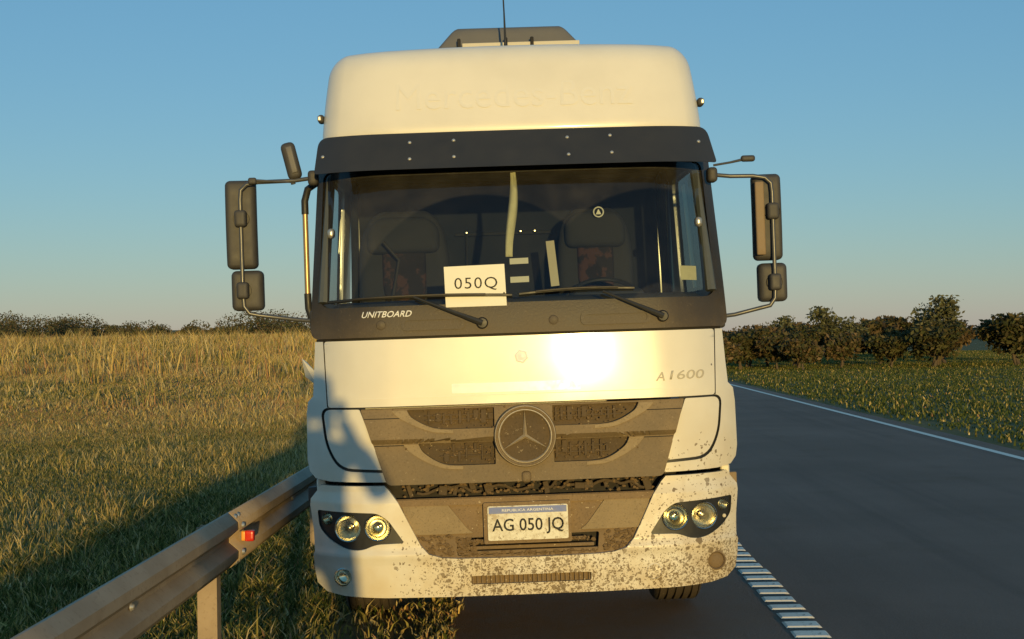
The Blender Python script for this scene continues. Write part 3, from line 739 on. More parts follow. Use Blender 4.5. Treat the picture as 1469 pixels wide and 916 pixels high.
for s in (1, -1):
    for (xt, xb, zt, zb) in ((.66, .50, 1.383, 1.268), (.60, .45, 1.190, 1.062)):
        h_ = zt-zb
        inn = [(xt, zt-.003), (xt-.02, zt-h_*.35), (xb+(xt-xb)*.45, zb+h_*.28), (xb, zb+.002), (xb-.10, zb-.004)]
        out = [(xb-.10, zb-.022), (xb+.012, zb-.016), (xb+(xt-xb)*.45+.045, zb+h_*.20), (xt+.050, zt-h_*.36), (xt+.085, zt-.003)]
        q = rnd(inn+out, [.003, .03, .04, .04, .003, .003, .04, .05, .04, .003]); panel('recess_rim', q if s > 0 else flipx(q), 'mudlight', gri, surf=grY, off=-.006, th=.02, step=.03)
# seams of the two blades
for s in (1, -1):
    for zt in (1.335, 1.180):
        e = .165 if zt > 1.3 else .63
        xo = .905 if zt > 1.3 else .85
        xi = .70 if zt > 1.3 else .60
        panel('seam', [(s*xi, zt), (s*xo, zt), (s*xo, zt+.005), (s*xi, zt+.005)][::s], 'dark', gri, surf=grY, off=-.001, th=.003, bevel=0)
# ribs and mud in the recesses
for s in (1, -1):
    for zt, zb, x1 in ((1.372, 1.292, .56), (1.182, 1.078, .48)):
        x = .185
        while x < x1:
            wd_ = random.choice((.012, .016, .03)); hgt = (zt-zb)*random.uniform(.45, 1.0)
            zc = random.choice(((zt+zb)/2, zb+hgt/2, zt-hgt/2))
            MB().box((s*x, Y(x, zc)+.040, zc), (wd_, .020, hgt)).obj('rib', 'recess', gri, bevel=.003)
            x += random.uniform(.030, .055)
        for kz in (.33, .66):
            z = zb+(zt-zb)*kz; MB().box((s*(.17+x1)/2, Y(.35, z)+.040, z), (x1-.17, .012, .008)).obj('slat', 'recess', gri, bevel=.002)
def lumps(name, boxes, n, r0, r1, mat, parent, seed=1):
    rd = random.Random(seed); mb = MB()
    for k in range(n):
        bx = rd.choice(boxes); c = Vector((rd.uniform(bx[0], bx[1]), 0, rd.uniform(bx[2], bx[3]))); c.y = Y(c.x, c.z)+bx[4]; r = rd.uniform(r0, r1)
        v = []; f = []
        for i in range(5):
            for j in range(7):
                th_ = math.pi*i/4; ph = 2*math.pi*j/7; q = r*rd.uniform(.6, 1.3)
                v.append(c+Vector((q*1.4*math.sin(th_)*math.cos(ph), q*.6*math.sin(th_)*math.sin(ph), q*math.cos(th_))))
        for i in range(4):
            for j in range(7): f.append((i*7+j, i*7+(j+1) % 7, (i+1)*7+(j+1) % 7, (i+1)*7+j))
        mb.add(v, f)
    return tag(mb.obj(name, mat, parent, angle=60), kind='stuff')
lumps('mud_clumps', [(-.5, -.18, 1.29, 1.37, .035), (.18, .5, 1.29, 1.37, .035), (-.45, -.17, 1.075, 1.17, .035), (.17, .45, 1.075, 1.17, .035)], 220, .002, .007, 'mud', gri, 3)
lumps('mud_spots', [(-.8, .8, .97, 1.39, -.006)], 150, .002, .005, 'mud', gri, 4)
# emblem
em_ = empty('emblem', (0, 0, 0), TR); ex, ez = .005, 1.218; ey = -.045
MB().lathe((ex, ey+.02, ez), (0, -1, 0), [(.150, -.02), (.150, .003), (0, .003)], 40).obj('backing', 'recess', em_)
MB().lathe((ex, ey, ez), (0, -1, 0), [(.173, -.05), (.176, .0), (.172, .014), (.163, .020), (.154, .014), (.150, 0), (.149, -.03)], 48).obj('ring', 'grille', em_)
MB().lathe((ex, ey, ez), (0, -1, 0), [(.170, .006), (.1705, .019), (.1675, .021), (.1655, .012)], 48).obj('outer_ring', 'starmetal', em_)
MB().lathe((ex, ey, ez), (0, -1, 0), [(.152, -.004), (.1515, .016), (.147, .018), (.143, .012), (.141, -.014)], 48).obj('inner_ring', 'starmetal', em_)
st = MB()
for k in range(3):
    a = math.pi/2+k*2*math.pi/3; d = Vector((math.cos(a), 0, math.sin(a))); pn = Vector((-d.z, 0, d.x)); c = Vector((ex, ey, ez))
    t = c+d*.148; b1 = c+pn*.013-d*.0075+Vector((0, .012, 0)); b2 = c-pn*.013-d*.0075+Vector((0, .012, 0)); top = c+Vector((0, -.016, 0))
    st.add([t+Vector((0, -.004, 0)), b1, b2, top, t+Vector((0, .01, 0))], [(0, 1, 3), (0, 3, 2), (4, 1, 0), (4, 0, 2), (1, 4, 2)])
st.obj('star', 'starmetal', em_, smooth=False)
# notch cover under the emblem
MB().rbox((.005, -.03, .985), (.055, .03, .065), .02, 8).obj('latch_cover', 'grille', TR)

# ---- gap below the grille: brackets, hoses and mud
gap = panel('radiator_back', [(-.88, .60), (.88, .60), (.88, 1.0), (-.88, 1.0)], 'dark', TR, off=.16, th=.02, bevel=0)
rd = random.Random(9)
for x in [-.66, -.56, -.47, -.40, -.30, -.21, .12, .17, .31, .36, .46, .62, .70]:
    MB().box((x, .10+rd.uniform(-.02, .03), .918+rd.uniform(-.01, .01)), (rd.uniform(.02, .06), .05, rd.uniform(.03, .08)), (0, rd.uniform(-.3, .3), 0)).obj('bracket', 'recess', gap, bevel=.004)
for x0, z0, x1, z1 in ((-.45, .945, -.25, .90), (-.22, .93, .05, .905), (.10, .90, .20, .95), (.16, .895, .28, .95), (.25, .91, .52, .935), (-.62, .905, -.35, .925), (.5, .94, .68, .90)):
    pts = [(x0+(x1-x0)*t, .075, z0+(z1-z0)*t+.012*math.sin(t*9+x0*5)) for t in [i/8 for i in range(9)]]
    MB().tube(pts, .009, 8).obj('hose', 'recess', gap)
lumps('mud_clumps', [(-.74, .74, .885, .955, .06)], 110, .003, .010, 'mud', gap, 5)

# ---- bumper
half = [(.0, .318), (.45, .318), (.80, .322), (1.05, .330), (1.16, .345), (1.220, .39), (1.236, .47), (1.240, .555), (1.230, .575), (1.234, .70), (1.252, .84), (1.248, .875), (1.205, .925), (1.185, .957), (.800, .957), (.775, .93), (.725, .86), (.665, .735), (.605, .615), (.56, .565), (.49, .543), (.40, .535), (0, .531)]
bo = half+[(-x, z) for x, z in reversed(half[1:-1])]
hl = rnd([(1.205, .815), (.845, .805), (.785, .765), (.695, .632), (.860, .628), (.935, .594), (1.03, .596), (1.135, .650), (1.195, .715)], [.015, .05, .03, .02, .04, .05, .05, .05, .03])
slot = rnd([(-.325, .385), (.355, .385), (.355, .434), (-.325, .434)], .012)
fogs = {1: (1.085, .452, .052), -1: (1.055, .440, .048)}
hs = [hl, flipx(hl), slot]+[circ(s*fogs[s][0], fogs[s][1], fogs[s][2]) for s in (1, -1)]
def buY(x, z):
    q = Y(x, z)
    q -= .012*(1 if .575 < z < .86 else 0)*0
    return q - .012*math.exp(-((z-.56)/.03)**2)*(1 if abs(x) > .55 else .3) + .018*max(0, min(1, (z-.86)/.06))
bum = panel('bumper', bo, 'paint', TR, holes=hs, surf=buY, off=-.012, th=.05, step=.032, bevel=.005, angle=40)
panel('bumper_slot', rnd([(-.34, .372), (.37, .372), (.37, .446), (-.34, .446)], .01), 'mudpanel', bum, off=.025, th=.01)
for k in range(26):
    x = -.315+.66*k/25; MB().box((x, Y(x, .41)+.012, .41), (.010, .02, .046)).obj('slot_rib', 'mudpanel', bum, smooth=False)
# tow-eye cover ring on one side
MB().lathe((.715, Y(.715, .42)-.012, .42), (0, -1, 0), [(.047, -.004), (.047, .004), (.041, .007), (.039, .001), (.0, .003)], 24).obj('tow_eye_cover', 'paint', bum)
# headlights
for s in (1, -1):
    fx = (lambda q: q) if s > 0 else flipx
    h = empty('headlight', (0, 0, 0), TR)
    L = [(1.015, .718, .073, 'refl'), (.845, .722, .070, 'lens')]
    sm_ = (1.140, .768, .031)
    panel('housing', fx(rnd([(1.215, .825), (.84, .815), (.775, .77), (.68, .622), (.860, .618), (.935, .584), (1.035, .586), (1.145, .642), (1.207, .71)], [.015, .05, .03, .02, .04, .05, .05, .05, .03])), 'gasket', h,
          holes=[circ(s*x, z, r*.97) for x, z, r, _ in L]+[circ(s*sm_[0], sm_[1], sm_[2]*.95)], off=.004, th=.02, step=.04)
    for x, z, r, kind in L+[(*sm_, 'small')]:
        yc = Y(x, z)+.004; tilt = (.25*s if x > 1.1 else (.10*s if x > .95 else .03*s))
        ax = Vector((tilt, -1, 0)).normalized(); c = (s*x, yc, z)
        MB().lathe(c, ax, [(r*1.10, -.012), (r*1.10, .010), (r*1.04, .016), (r*.97, .012), (r*.96, -.01)], 32).obj('bezel', 'chrome', h)
        MB().lathe(c, ax, [(r*.97, .004), (r*.93, -.012), (r*.78, -.036), (r*.5, -.060), (.16*r, -.070), (0, -.070)], 32).obj('reflector_bowl', 'reflector', h)
        if kind == 'refl':
            MB().lathe(c, ax, [(r*.20, -.06), (r*.20, -.02), (r*.12, -.008), (0, -.006)], 16).obj('bulb_cap', 'chrome', h)
        if kind == 'lens':
            MB().lathe(c, ax, [(r*.62, -.04), (r*.60, -.012), (r*.45, .006), (r*.2, .013), (0, .015)], 24).obj('projector_lens', 'lens', h)
        MB().lathe(c, ax, [(r*.98, .008), (r*.8, .018), (r*.5, .025), (r*.2, .028), (0, .028)], 32).obj('lens', 'lens', h)
    if s > 0: MB().lathe((1.150, Y(1.15, .700)-.002, .700), (0, -1, 0), [(.012, 0), (.010, .008), (0, .01)], 10).obj('aiming_screw', 'cream', h)
    # fog lamp
    x, z, r = fogs[s]; c = (s*x, Y(x, z)+.0, z); ax = Vector((.14*s, -1, 0)).normalized()
    g = empty('fog_lamp', (0, 0, 0), TR)
    MB().lathe(c, ax, [(r*1.08, -.02), (r*1.08, .018), (r*.96, .022), (r*.86, .012), (r*.84, -.02)], 28).obj('bezel', 'chrome' if s < 0 else 'mudpanel', g)
    MB().lathe(c, ax, [(r*.88, .002), (r*.7, -.025), (.2*r, -.04), (0, -.04)], 24).obj('reflector_bowl', 'reflector' if s < 0 else 'mudpanel', g)
    MB().lathe(c, ax, [(r*.87, .006), (r*.6, .016), (r*.2, .02), (0, .02)], 24).obj('lens', 'lens' if s < 0 else 'mudpanel', g)

# ---- muddy centre panel, plate
cp = rnd([(-.76, .875), (.76, .875), (.69, .72), (.62, .60), (.52, .52), (-.52, .52), (-.62, .60), (-.69, .72)], .015)
cslot = rnd([(-.40, .545), (.40, .548), (.41, .655), (-.40, .645)], .012)
cen = panel('centre_panel', cp, 'mudpanel', TR, holes=[cslot], off=.030, th=.03, step=.04, bevel=.006)
panel('slot_back', [(-.45, .52), (.45, .52), (.45, .68), (-.45, .68)], 'dark', cen, off=.11, th=.01, bevel=0)
panel('upper_ledge', rnd([(-.75, .872), (.75, .872), (.735, .835), (-.735, .835)], .008), 'mudpanel', cen, off=lambda x, z: .012, th=.02)
for s in (1, -1):
    panel('raised_wing', rnd([(s*.71, .855), (s*.46, .855), (s*.34, .70), (s*.30, .672), (s*.66, .672)][::s], .02), 'mudlight', cen, off=.016, th=.016)
for z, x0, x1 in ((.622, -.36, .33), (.585, -.38, .38), (.558, -.395, .40)):
    n = 9; mb = MB()
    mb.box(((x0+x1)/2, .055, z), (x1-x0, .04, .020)); mb.obj('slot_bar', 'mudpanel', cen, bevel=.004)
lumps('mud_clumps', [(-.40, .40, .535, .56, .03), (-.40, -.30, .56, .65, .03), (-.66, -.42, .55, .66, .022), (.44, .62, .55, .66, .022), (-.38, .38, .61, .63, .03)], 520, .002, .010, 'mud', cen, 6)
pl = panel('number_plate', rnd([(-.222, .632), (.232, .632), (.232, .826), (-.222, .826)], .012), 'plate', TR, surf=lambda x, z: -.030, th=.006, step=0, bevel=.002)
PS = lambda x, z: -.030
panel('blue_band', [(-.215, .783), (.225, .783), (.225, .820), (-.215, .820)], 'plateblue', pl, surf=PS, off=-.0015, th=.0018, step=0, bevel=0)
text('band_lettering', 'REPUBLICA ARGENTINA', 'white_print', pl, -.14, .794, .014, .29, off=-.003, surf=PS)
text('plate_lettering', 'AG 050 JQ', 'ink', pl, -.198, .662, .092, .405, off=-.002, surf=PS, bold=.01)
panel('plate_bracket', rnd([(-.245, .612), (.25, .612), (.25, .845), (-.245, .845)], .01), 'mudpanel', pl, surf=lambda x, z: -.016, th=.03, step=0)

# ---- cab shell: side walls with door windows, back, floor
def side_wall(s):
    sx = lambda z: s*(lerp(z, [1.0, 1.45, 1.8, 2.8, 3.05], [1.235, 1.215, 1.195, 1.145, 1.125])-.03)
    outer = [(.34, 1.0), (2.15, 1.0), (2.15, 3.05), (.64, 3.05), (.62, 2.8), (.46, 1.81), (.36, 1.78)]
    win = rnd([(.66, 2.02), (1.62, 2.02), (1.62, 2.80), (.72, 2.80)], .07)
    # panel works in (x, z); use x as the truck's y, then turn
    o = panel('cab_side', outer, 'paint_clean', TR, holes=[win], surf=lambda a, z: 0, off=0, th=.03, step=.1, bevel=.004)
    for v in o.data.vertices: y_, d, z = v.co; v.co = (sx(z)+s*(.03-d), y_, z)
    if s < 0: pass
    o.data.update(); bm = bmesh.new(); bm.from_mesh(o.data); bmesh.ops.recalc_face_normals(bm, faces=bm.faces[:]); bm.to_mesh(o.data); bm.free()
    g = panel('window_glass', rnd([(.65, 2.01), (1.63, 2.01), (1.63, 2.81), (.71, 2.81)], .07), 'sideglass', o, surf=lambda a, z: 0, th=0, step=.3)
    for v in g.data.vertices: y_, d, z = v.co; v.co = (sx(z)+s*.012, y_, z)
    # window frame, door seam, handle
    fr = MB(); loop = rnd([(.66, 2.02), (1.62, 2.02), (1.62, 2.80), (.72, 2.80)], .07); fr.tube([(sx(z)+s*.03, y_, z) for y_, z in loop+loop[:1]], .014, 6, False); fr.obj('window_frame', 'gasket', o)
    MB().tube([(sx(z)+s*.031, 1.72, z) for z in (1.05, 1.5, 2.0, 2.5, 2.9)], .005, 5).obj('door_seam', 'gasket', o)
    MB().rbox((sx(1.78)+s*.045, 1.55, 1.78), (.04, .20, .05), .015, 6).obj('door_handle', 'gasket', o)
    return o
for s in (1, -1):
    v = []; f = []
    for i in range(9):
        z = 1.82+1.0*i/8; xx = s*(lerp(z, [1.8, 2.8], [1.204, 1.155])+(.006 if s > 0 else -.004)); y0 = Y(1.1, z)+.10
        v += [(xx-s*.01, y0, z), (xx, y0+.04, z), (xx-s*.004, y0+.22, z), (xx-s*.03, y0+.30, z)]
    f = [(i*4+j, i*4+j+1, i*4+j+5, i*4+j+4) for i in range(8) for j in range(3)]
    mesh_obj('pillar_cover', v, f, 'black', TR, angle=60)
side_l = side_wall(-1); side_r = side_wall(1)
MB().box((0, 2.13, 2.02), (2.24, .04, 2.04)).obj('cab_back', 'paint_clean', TR)
MB().box((0, 1.22, 1.03), (2.30, 1.75, .06)).obj('cab_floor', 'steel', TR)
MB().box((0, 1.30, 2.97), (2.20, 1.60, .03)).obj('headliner', 'interior', TR)
# pillar trims inside the glass
for s in (1, -1):
    pts = [(s*(1.135-.045*t), Y(1.10, 2.01+.78*t)+.045, 2.01+.78*t) for t in (0, .25, .5, .75, 1)]
    MB().tube(pts, [.032, .030, .028, .028, .028], 8).obj('pillar_trim', 'pillar_in', TR)
    MB().rbox((s*1.085, Y(1.08, 2.40)+.03, 2.42), (.045, .05, .06), .02, 6).obj('pillar_clip', 'bolt', TR)

# ---- interior
def dash_fn(p): return (p[0], p[1]+.14*(abs(p[0])/1.1)**3*(1 if p[1] < 0 else .2), p[2]-.04*(p[1]/.3))
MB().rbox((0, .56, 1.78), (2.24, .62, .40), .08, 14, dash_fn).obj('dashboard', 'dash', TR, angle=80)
MB().rbox((.56, .72, 1.995), (.46, .22, .12), .05, 10).obj('instrument_hood', 'dash', TR, angle=80)
sw = empty('steering_wheel', (0, 0, 0), TR)
c = Vector((.565, .86, 1.985)); axw = Vector((0, -.62, .78)).normalized(); u = Vector((1, 0, 0)); v_ = axw.cross(u)
MB().tube([c+(u*math.cos(a)+v_*math.sin(a))*.225 for a in [2*math.pi*i/36 for i in range(37)]], .014, 8, False).obj('rim', 'gasket', sw)
MB().rbox(c-axw*.03, (.15, .13, .06), .025, 6, None, (R(-38), 0, 0)).obj('hub', 'dash', sw)
for a in (.2, math.pi-.2, -math.pi/2): MB().tube([c-axw*.02, c+(u*math.cos(a)+v_*math.sin(a))*.22], .012, 6).obj('spoke', 'dash', sw)
def seat(x, tall, wd):
    st_ = empty('seat', (0, 0, 0), TR)
    def fn(p):
        t = p[2]/(tall/2); k = 1-.40*max(0, t)**4-.05*max(0, -t); return (p[0]*k, p[1]+.05*t+.05*(abs(p[0])/(wd/2))**2*-1, p[2])
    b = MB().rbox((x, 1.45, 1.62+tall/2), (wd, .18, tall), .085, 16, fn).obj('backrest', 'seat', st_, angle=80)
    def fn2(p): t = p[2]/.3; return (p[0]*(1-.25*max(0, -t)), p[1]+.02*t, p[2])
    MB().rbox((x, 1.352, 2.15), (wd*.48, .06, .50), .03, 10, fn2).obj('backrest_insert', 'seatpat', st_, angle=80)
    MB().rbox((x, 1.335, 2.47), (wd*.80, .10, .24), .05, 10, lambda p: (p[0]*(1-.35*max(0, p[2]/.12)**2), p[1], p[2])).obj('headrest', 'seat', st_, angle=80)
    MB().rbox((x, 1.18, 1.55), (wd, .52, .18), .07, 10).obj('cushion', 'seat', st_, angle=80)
    for s in (1, -1): MB().rbox((x+s*wd*.50, 1.16, 1.87), (.07, .34, .06), .025, 6).obj('armrest', 'seat', st_)
    return st_
seat(-.715, 1.02, .60); sr = seat(.555, 1.0, .50)
eb = MB().lathe((.575, 1.245, 2.575), (0, -1, 0), [(.036, 0), (.036, .006), (.028, .008), (.027, 0)], 20); eb.add([(.575-.018, 1.242, 2.560), (.575+.018, 1.242, 2.560), (.575, 1.242, 2.596), (.575-.018, 1.25, 2.560), (.575+.018, 1.25, 2.560), (.575, 1.25, 2.596)], [(0, 1, 2), (3, 4, 5), (0, 1, 4, 3), (1, 2, 5, 4), (2, 0, 3, 5)]); eb.obj('seat_emblem', 'white_print', sr)
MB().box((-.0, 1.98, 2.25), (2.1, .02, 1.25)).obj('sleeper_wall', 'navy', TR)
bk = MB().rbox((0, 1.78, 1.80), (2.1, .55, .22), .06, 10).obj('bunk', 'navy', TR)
# curtains at the sides of the sleeper: folds
for s in (1, -1):
    cu = MB(); n = 26; v = []
    for i in range(n+1):
        y_ = 1.62+.34*i/n; dx = .018*math.sin(i*1.9)
        for z in (1.95, 2.4, 2.88): v.append((s*(1.085-.02*(z-1.95))+dx, y_, z))
    cu.add(v, [(i*3+j, i*3+j+1, i*3+j+4, i*3+j+3) for i in range(n) for j in range(2)]); cu.obj('curtain', 'navy', TR, angle=80)
wc = MB(); v = []
for i in range(11):
    y_ = 1.50+.10*i/10
    for z in (2.06, 2.40, 2.76): v.append((1.085-.02*(z-2)+.010*math.sin(i*2.1), y_, z))
wc.add(v, [(i*3+j, i*3+j+1, i*3+j+4, i*3+j+3) for i in range(10) for j in range(2)]); wc.obj('window_curtain', 'cloth', TR, angle=80)
MB().tube([(1.06, 1.42, z) for z in (2.0, 2.4, 2.78)], .010, 6).obj('window_channel', 'gasket', TR)
# shelf rail, seat belt, small brackets on the rear wall
MB().tube([(-.38, 1.95, 2.505), (.30, 1.95, 2.505)], .012, 8).obj('shelf_rail', 'gasket', TR)
for x in (-.30, .08, .18): MB().rbox((x, 1.925, 2.515), (.03, .03, .03), .01, 6).obj('hook', 'chrome', TR)
MB().box((.265, 1.30, 2.25), (.055, .012, .30), (0, R(-5), 0)).obj('seat_belt', 'cream', TR)
MB().tube([(-.30, 1.94, 2.5), (-.31, 1.94, 1.95)], .010, 6).obj('curtain_cord', 'gasket', TR)
MB().tube([(-.80, 1.25, 1.95), (-.79, 1.22, 2.05), (-.74, 1.2, 2.30), (-.84, 1.18, 2.42)], [.012, .010, .008, .012], 8).obj('arm_reflection', 'steel', TR)  # tube added in place of the wiper arm's reflection in the glass

# ---- mirrors
def mirror_set(s, xo, dz, big, small):
    m = empty('mirror_assembly', (0, 0, 0), TR); y0 = .46
    bar = MB(); xb = s*xo
    bar.tube([(s*1.19, .40, 2.735+dz), (s*1.30, .42, 2.725+dz), (s*(xo-.11), y0-.06, 2.720+dz), (s*(xo-.04), y0-.06, 2.708+dz), (s*(xo-.005), y0-.06, 2.675+dz), (xb, y0-.06, 2.62+dz), (xb, y0-.06, 2.3+dz), (xb, y0-.06, 2.06+dz), (s*(xo-.004), y0-.06, 1.985+dz), (s*(xo-.035), y0-.06, 1.942+dz), (s*(xo-.09), y0-.05, 1.930+dz), (s*1.30, .42, 1.895+dz), (s*1.20, .40, 1.885+dz)], .0125, 10)
    bar.obj('mirror_arm', 'tube', m, angle=80)
    for (x0, x1, z0, z1), nm in ((big, 'main'), (small, 'wide')):
        h = MB().rbox(((x0+x1)/2, y0+.02, (z0+z1)/2), (abs(x1-x0), .11, z1-z0), .032, 12, lambda p: (p[0], p[1]+.012*(p[2]/.3)**2-.10*p[0]*s*(p[1] < 0), p[2])).obj('mirror_housing', 'housing', m, angle=80)
        MB().box(((x0+x1)/2, y0+.078, (z0+z1)/2), (abs(x1-x0)*.86, .008, (z1-z0)*.92)).obj('mirror_glass', 'mirror', h)
        zc = (z0+z1)/2 if nm == 'wide' else z0+.56*(z1-z0)
        MB().rbox((xb, y0-.055, zc), (.07, .075, .10), .018, 8).obj('clamp', 'housing', m, angle=60)
        MB().lathe((xb, y0-.045, zc), (0, 1, 0), [(.048, 0), (.048, .03), (.036, .045)], 16).obj('clamp_disc', 'housing', m)
    for zz, q in ((2.735, 1.0), (1.885, 1.5)):
        MB().rbox((s*1.19, .42, zz+dz), (.06*q, .10, .09*q), .022, 8).obj('mount', 'housing', m, angle=60)
    return m
ml = mirror_set(-1, 1.625, .025, (-1.722, -1.543, 2.235, 2.765), (-1.698, -1.512, 1.985, 2.225))
mr = mirror_set(1, 1.545, -.03, (1.438, 1.608, 2.185, 2.705), (1.456, 1.626, 1.935, 2.168))
# tan strip painting the sunlit inner face of the right housing
MB().rbox((1.468, .398, 2.435), (.055, .024, .44), .010, 8).obj('lit_face_strip', 'tan', mr)
# loading mirror on the left header, small stub arms
lm = MB().rbox((-1.318, .43, 2.868), (.085, .07, .225), .03, 10, None, (0, R(-13), 0)).obj('kerb_mirror', 'housing', ml, angle=80)
MB().box((-1.316, .472, 2.868), (.055, .006, .17), (0, R(-13), 0)).obj('mirror_glass', 'mirror', lm)
MB().rbox((-1.312, .392, 2.872), (.036, .012, .16), .005, 6, None, (0, R(-13), 0)).obj('mirror_back_trim', 'roofunit', lm)
MB().tube([(-1.32, .43, 2.77), (-1.31, .43, 2.73)], .014, 8).obj('kerb_mirror_stalk', 'tube', ml)
MB().tube([(-1.31, .42, 2.742), (-1.42, .39, 2.746), (-1.52, .38, 2.752)], [.007, .007, .009], 8).obj('stub_arm', 'tube', ml)
MB().rbox((-1.545, .375, 2.750), (.05, .03, .04), .012, 6).obj('stub_pad', 'housing', ml)
MB().tube([(1.20, .41, 2.762), (1.30, .40, 2.775), (1.38, .39, 2.790)], [.007, .007, .009], 8).obj('stub_arm', 'tube', mr)
MB().rbox((1.405, .39, 2.794), (.085, .04, .038), .015, 8).obj('stub_pad', 'housing', mr)
# grab handle on the left door pillar
gh = MB().tube([(-1.262, .56, z) for z in (2.06, 2.2, 2.4, 2.58)], .017, 10).obj('grab_handle', 'handle', TR)
MB().tube([(-1.262, .56, 2.56), (-1.262, .56, 2.64), (-1.24, .55, 2.71), (-1.19, .53, 2.74)], .022, 10).obj('handle_end', 'gasket', gh)
MB().tube([(-1.262, .56, 2.08), (-1.260, .56, 1.99), (-1.24, .55, 1.92), (-1.19, .53, 1.89)], .022, 10).obj('handle_end', 'gasket', gh)
# white wedge added to stand in for a sunlit patch of the cab side
MB().add([(-1.30, .47, 1.69), (-1.285, .50, 1.58), (-1.205, .40, 1.525), (-1.212, .46, 1.60), (-1.285, .56, 1.67), (-1.205, .48, 1.53)],
         [(0, 1, 2), (0, 2, 3), (0, 4, 1), (4, 5, 1), (1, 5, 2), (0, 3, 4), (3, 5, 4), (2, 5, 3)]).obj('sunlit_wedge', 'paint_clean', TR, smooth=False)
# lower cab sides, wheel arches, steps, chassis
for s in (1, -1):
    def arch(s=s):
        v = []; f = []; n = 18
        for i in range(n+1):
            a = math.pi*(.02+.96*i/n)
            for xx, rr in ((s*.92, .58), (s*1.235, .58), (s*1.235, .63), (s*.92, .63)): v.append((xx, 1.42-rr*math.cos(a), .52+rr*math.sin(a)))
        for i in range(n):
            for j in range(4): f.append((i*4+j, i*4+(j+1) % 4, (i+1)*4+(j+1) % 4, (i+1)*4+j))
        return MB().add(v, f)
    arch().obj('wheel_arch', 'gasket', TR)
    st_ = MB(); st_.box((s*1.16, .62, .52), (.12, .36, .03)); st_.box((s*1.16, .62, .80), (.10, .34, .03)); st_.box((s*1.11, .62, .66), (.03, .38, .62)); st_.obj('cab_step', 'gasket', TR, bevel=.004)
    MB().add([(s*1.215, .30, .985), (s*1.215, .80, .985), (s*1.225, .80, .40), (s*1.205, .30, .36), (s*1.16, .30, .985), (s*1.16, .80, .985), (s*1.16, .80, .40), (s*1.15, .30, .36)],
             [(0, 1, 2, 3), (4, 5, 6, 7), (0, 1, 5, 4), (1, 2, 6, 5), (2, 3, 7, 6), (3, 0, 4, 7)]).obj('bumper_side', 'paint', TR, bevel=.01)
    MB().box((s*.40, 3.6, .85), (.09, 6.4, .26)).obj('chassis_rail', 'steel', TR, bevel=.01)
    MB().box((s*1.262, .52, .875), (.055, .06, .085)).obj('side_marker', 'tan' if s > 0 else 'housing', TR, bevel=.006)
def wheel(x, yy, wd, dual=False):
    wh = empty('wheel', (0, 0, 0), TR); s = 1 if x > 0 else -1; r = .515; hwd = wd/2
    pr = [(.29, -hwd*.8), (.33, -hwd), (.44, -hwd*1.03), (.49, -hwd*.98), (r-.004, -hwd*.86)]
    for k in range(5):
        a = -hwd*.86+hwd*1.72*(k+.08)/5; b = -hwd*.86+hwd*1.72*(k+.92)/5
        pr += [(r-.016, a), (r, a+.004), (r, b-.004), (r-.016, b)]
    pr += [(r-.004, hwd*.86), (.49, hwd*.98), (.44, hwd*1.03), (.33, hwd), (.29, hwd*.8)]
    MB().lathe((x, yy, .512), (1, 0, 0), pr, 56).obj('tyre', 'rubber', wh, angle=50)
    MB().lathe((x, yy, .512), (s, 0, 0), [(.295, -hwd*.8), (.295, hwd*.8), (.27, hwd*.9), (.25, hwd*.6), (.17, hwd*.45), (.15, hwd*.95), (.09, hwd*1.1), (0, hwd*1.1)], 32).obj('rim', 'housing', wh, angle=40)
    for k in range(10):
        a = k*.628; MB().lathe((x+s*hwd*.45, yy+.20*math.cos(a), .512+.20*math.sin(a)), (s, 0, 0), [(.016, 0), (.016, .03), (0, .032)], 6).obj('wheel_nut', 'steel', wh)
for s in (1, -1):
    wheel(s*1.00, 1.42, .30)
    wheel(s*1.04, 5.3, .28); wheel(s*.72, 5.3, .28)
MB().tube([(-.9, 1.42, .50), (.9, 1.42, .50)], .07, 10).obj('axle', 'steel', TR); MB().tube([(-.9, 5.3, .52), (.9, 5.3, .52)], .10, 10).obj('axle', 'steel', TR)
MB().rbox((0, 1.5, .80), (.75, 1.2, .40), .08, 8).obj('engine', 'steel', TR)
MB().rbox((-.85, 3.3, .75), (.55, 1.2, .52), .12, 10).obj('fuel_tank', 'galv', TR); MB().rbox((.85, 3.3, .75), (.50, .9, .45), .05, 8).obj('battery_box', 'steel', TR)
MB().lathe((0, 5.2, 1.05), (0, 0, 1), [(.46, 0), (.46, .08), (.40, .10), (.06, .10), (.05, .06)], 28).obj('coupling_plate', 'steel', TR)
MB().box((0, 5.2, 1.02), (.9, 1.1, .06)).obj('coupling_base', 'steel', TR)
MB().box((0, .45, .62), (1.7, .10, .16)).obj('cross_member', 'steel', TR)

# ---- things behind the windscreen (each its own thing, in the truck's frame)
TM = TR.matrix_basis.copy() if False else (Matrix.Translation(TR.location) @ Euler(TR.rotation_euler).to_matrix().to_4x4())
def in_truck(o): o.matrix_world = TM; return o
def paper(name, poly, mat, off, label, cat, surf=Y):
    o = panel(name, poly, mat, None, off=off, th=.0015, step=.04, bevel=0, surf=surf); in_truck(o); tag(o, label, cat); return o
pg = paper('paper_sign', [(-.418, 1.957), (-.072, 1.957), (-.078, 2.196), (-.424, 2.190)], 'paper', -.010, 'cream paper sign reading 050Q at the foot of the windscreen', 'sign')
text('lettering', '050Q', 'ink', pg, -.366, 2.048, .076, .245, off=-.012, bold=-.004, space=1.12)
for x, z in ((-.415, 2.03), (-.085, 2.03)): MB().box((x, Y(x, z)-.011, z), (.008, .002, .008)).obj('tape_mark', 'ink', pg, smooth=False)
for z, nm in ((2.212, 'upper'), (2.105, 'lower')):
    paper('sticker', [(-.045, z-.018), (.062, z-.016), (.062, z+.018), (-.045, z+.016)], 'paper', .030, f'small white sticker on the windscreen beside the paper sign, {nm} of two', 'sticker')
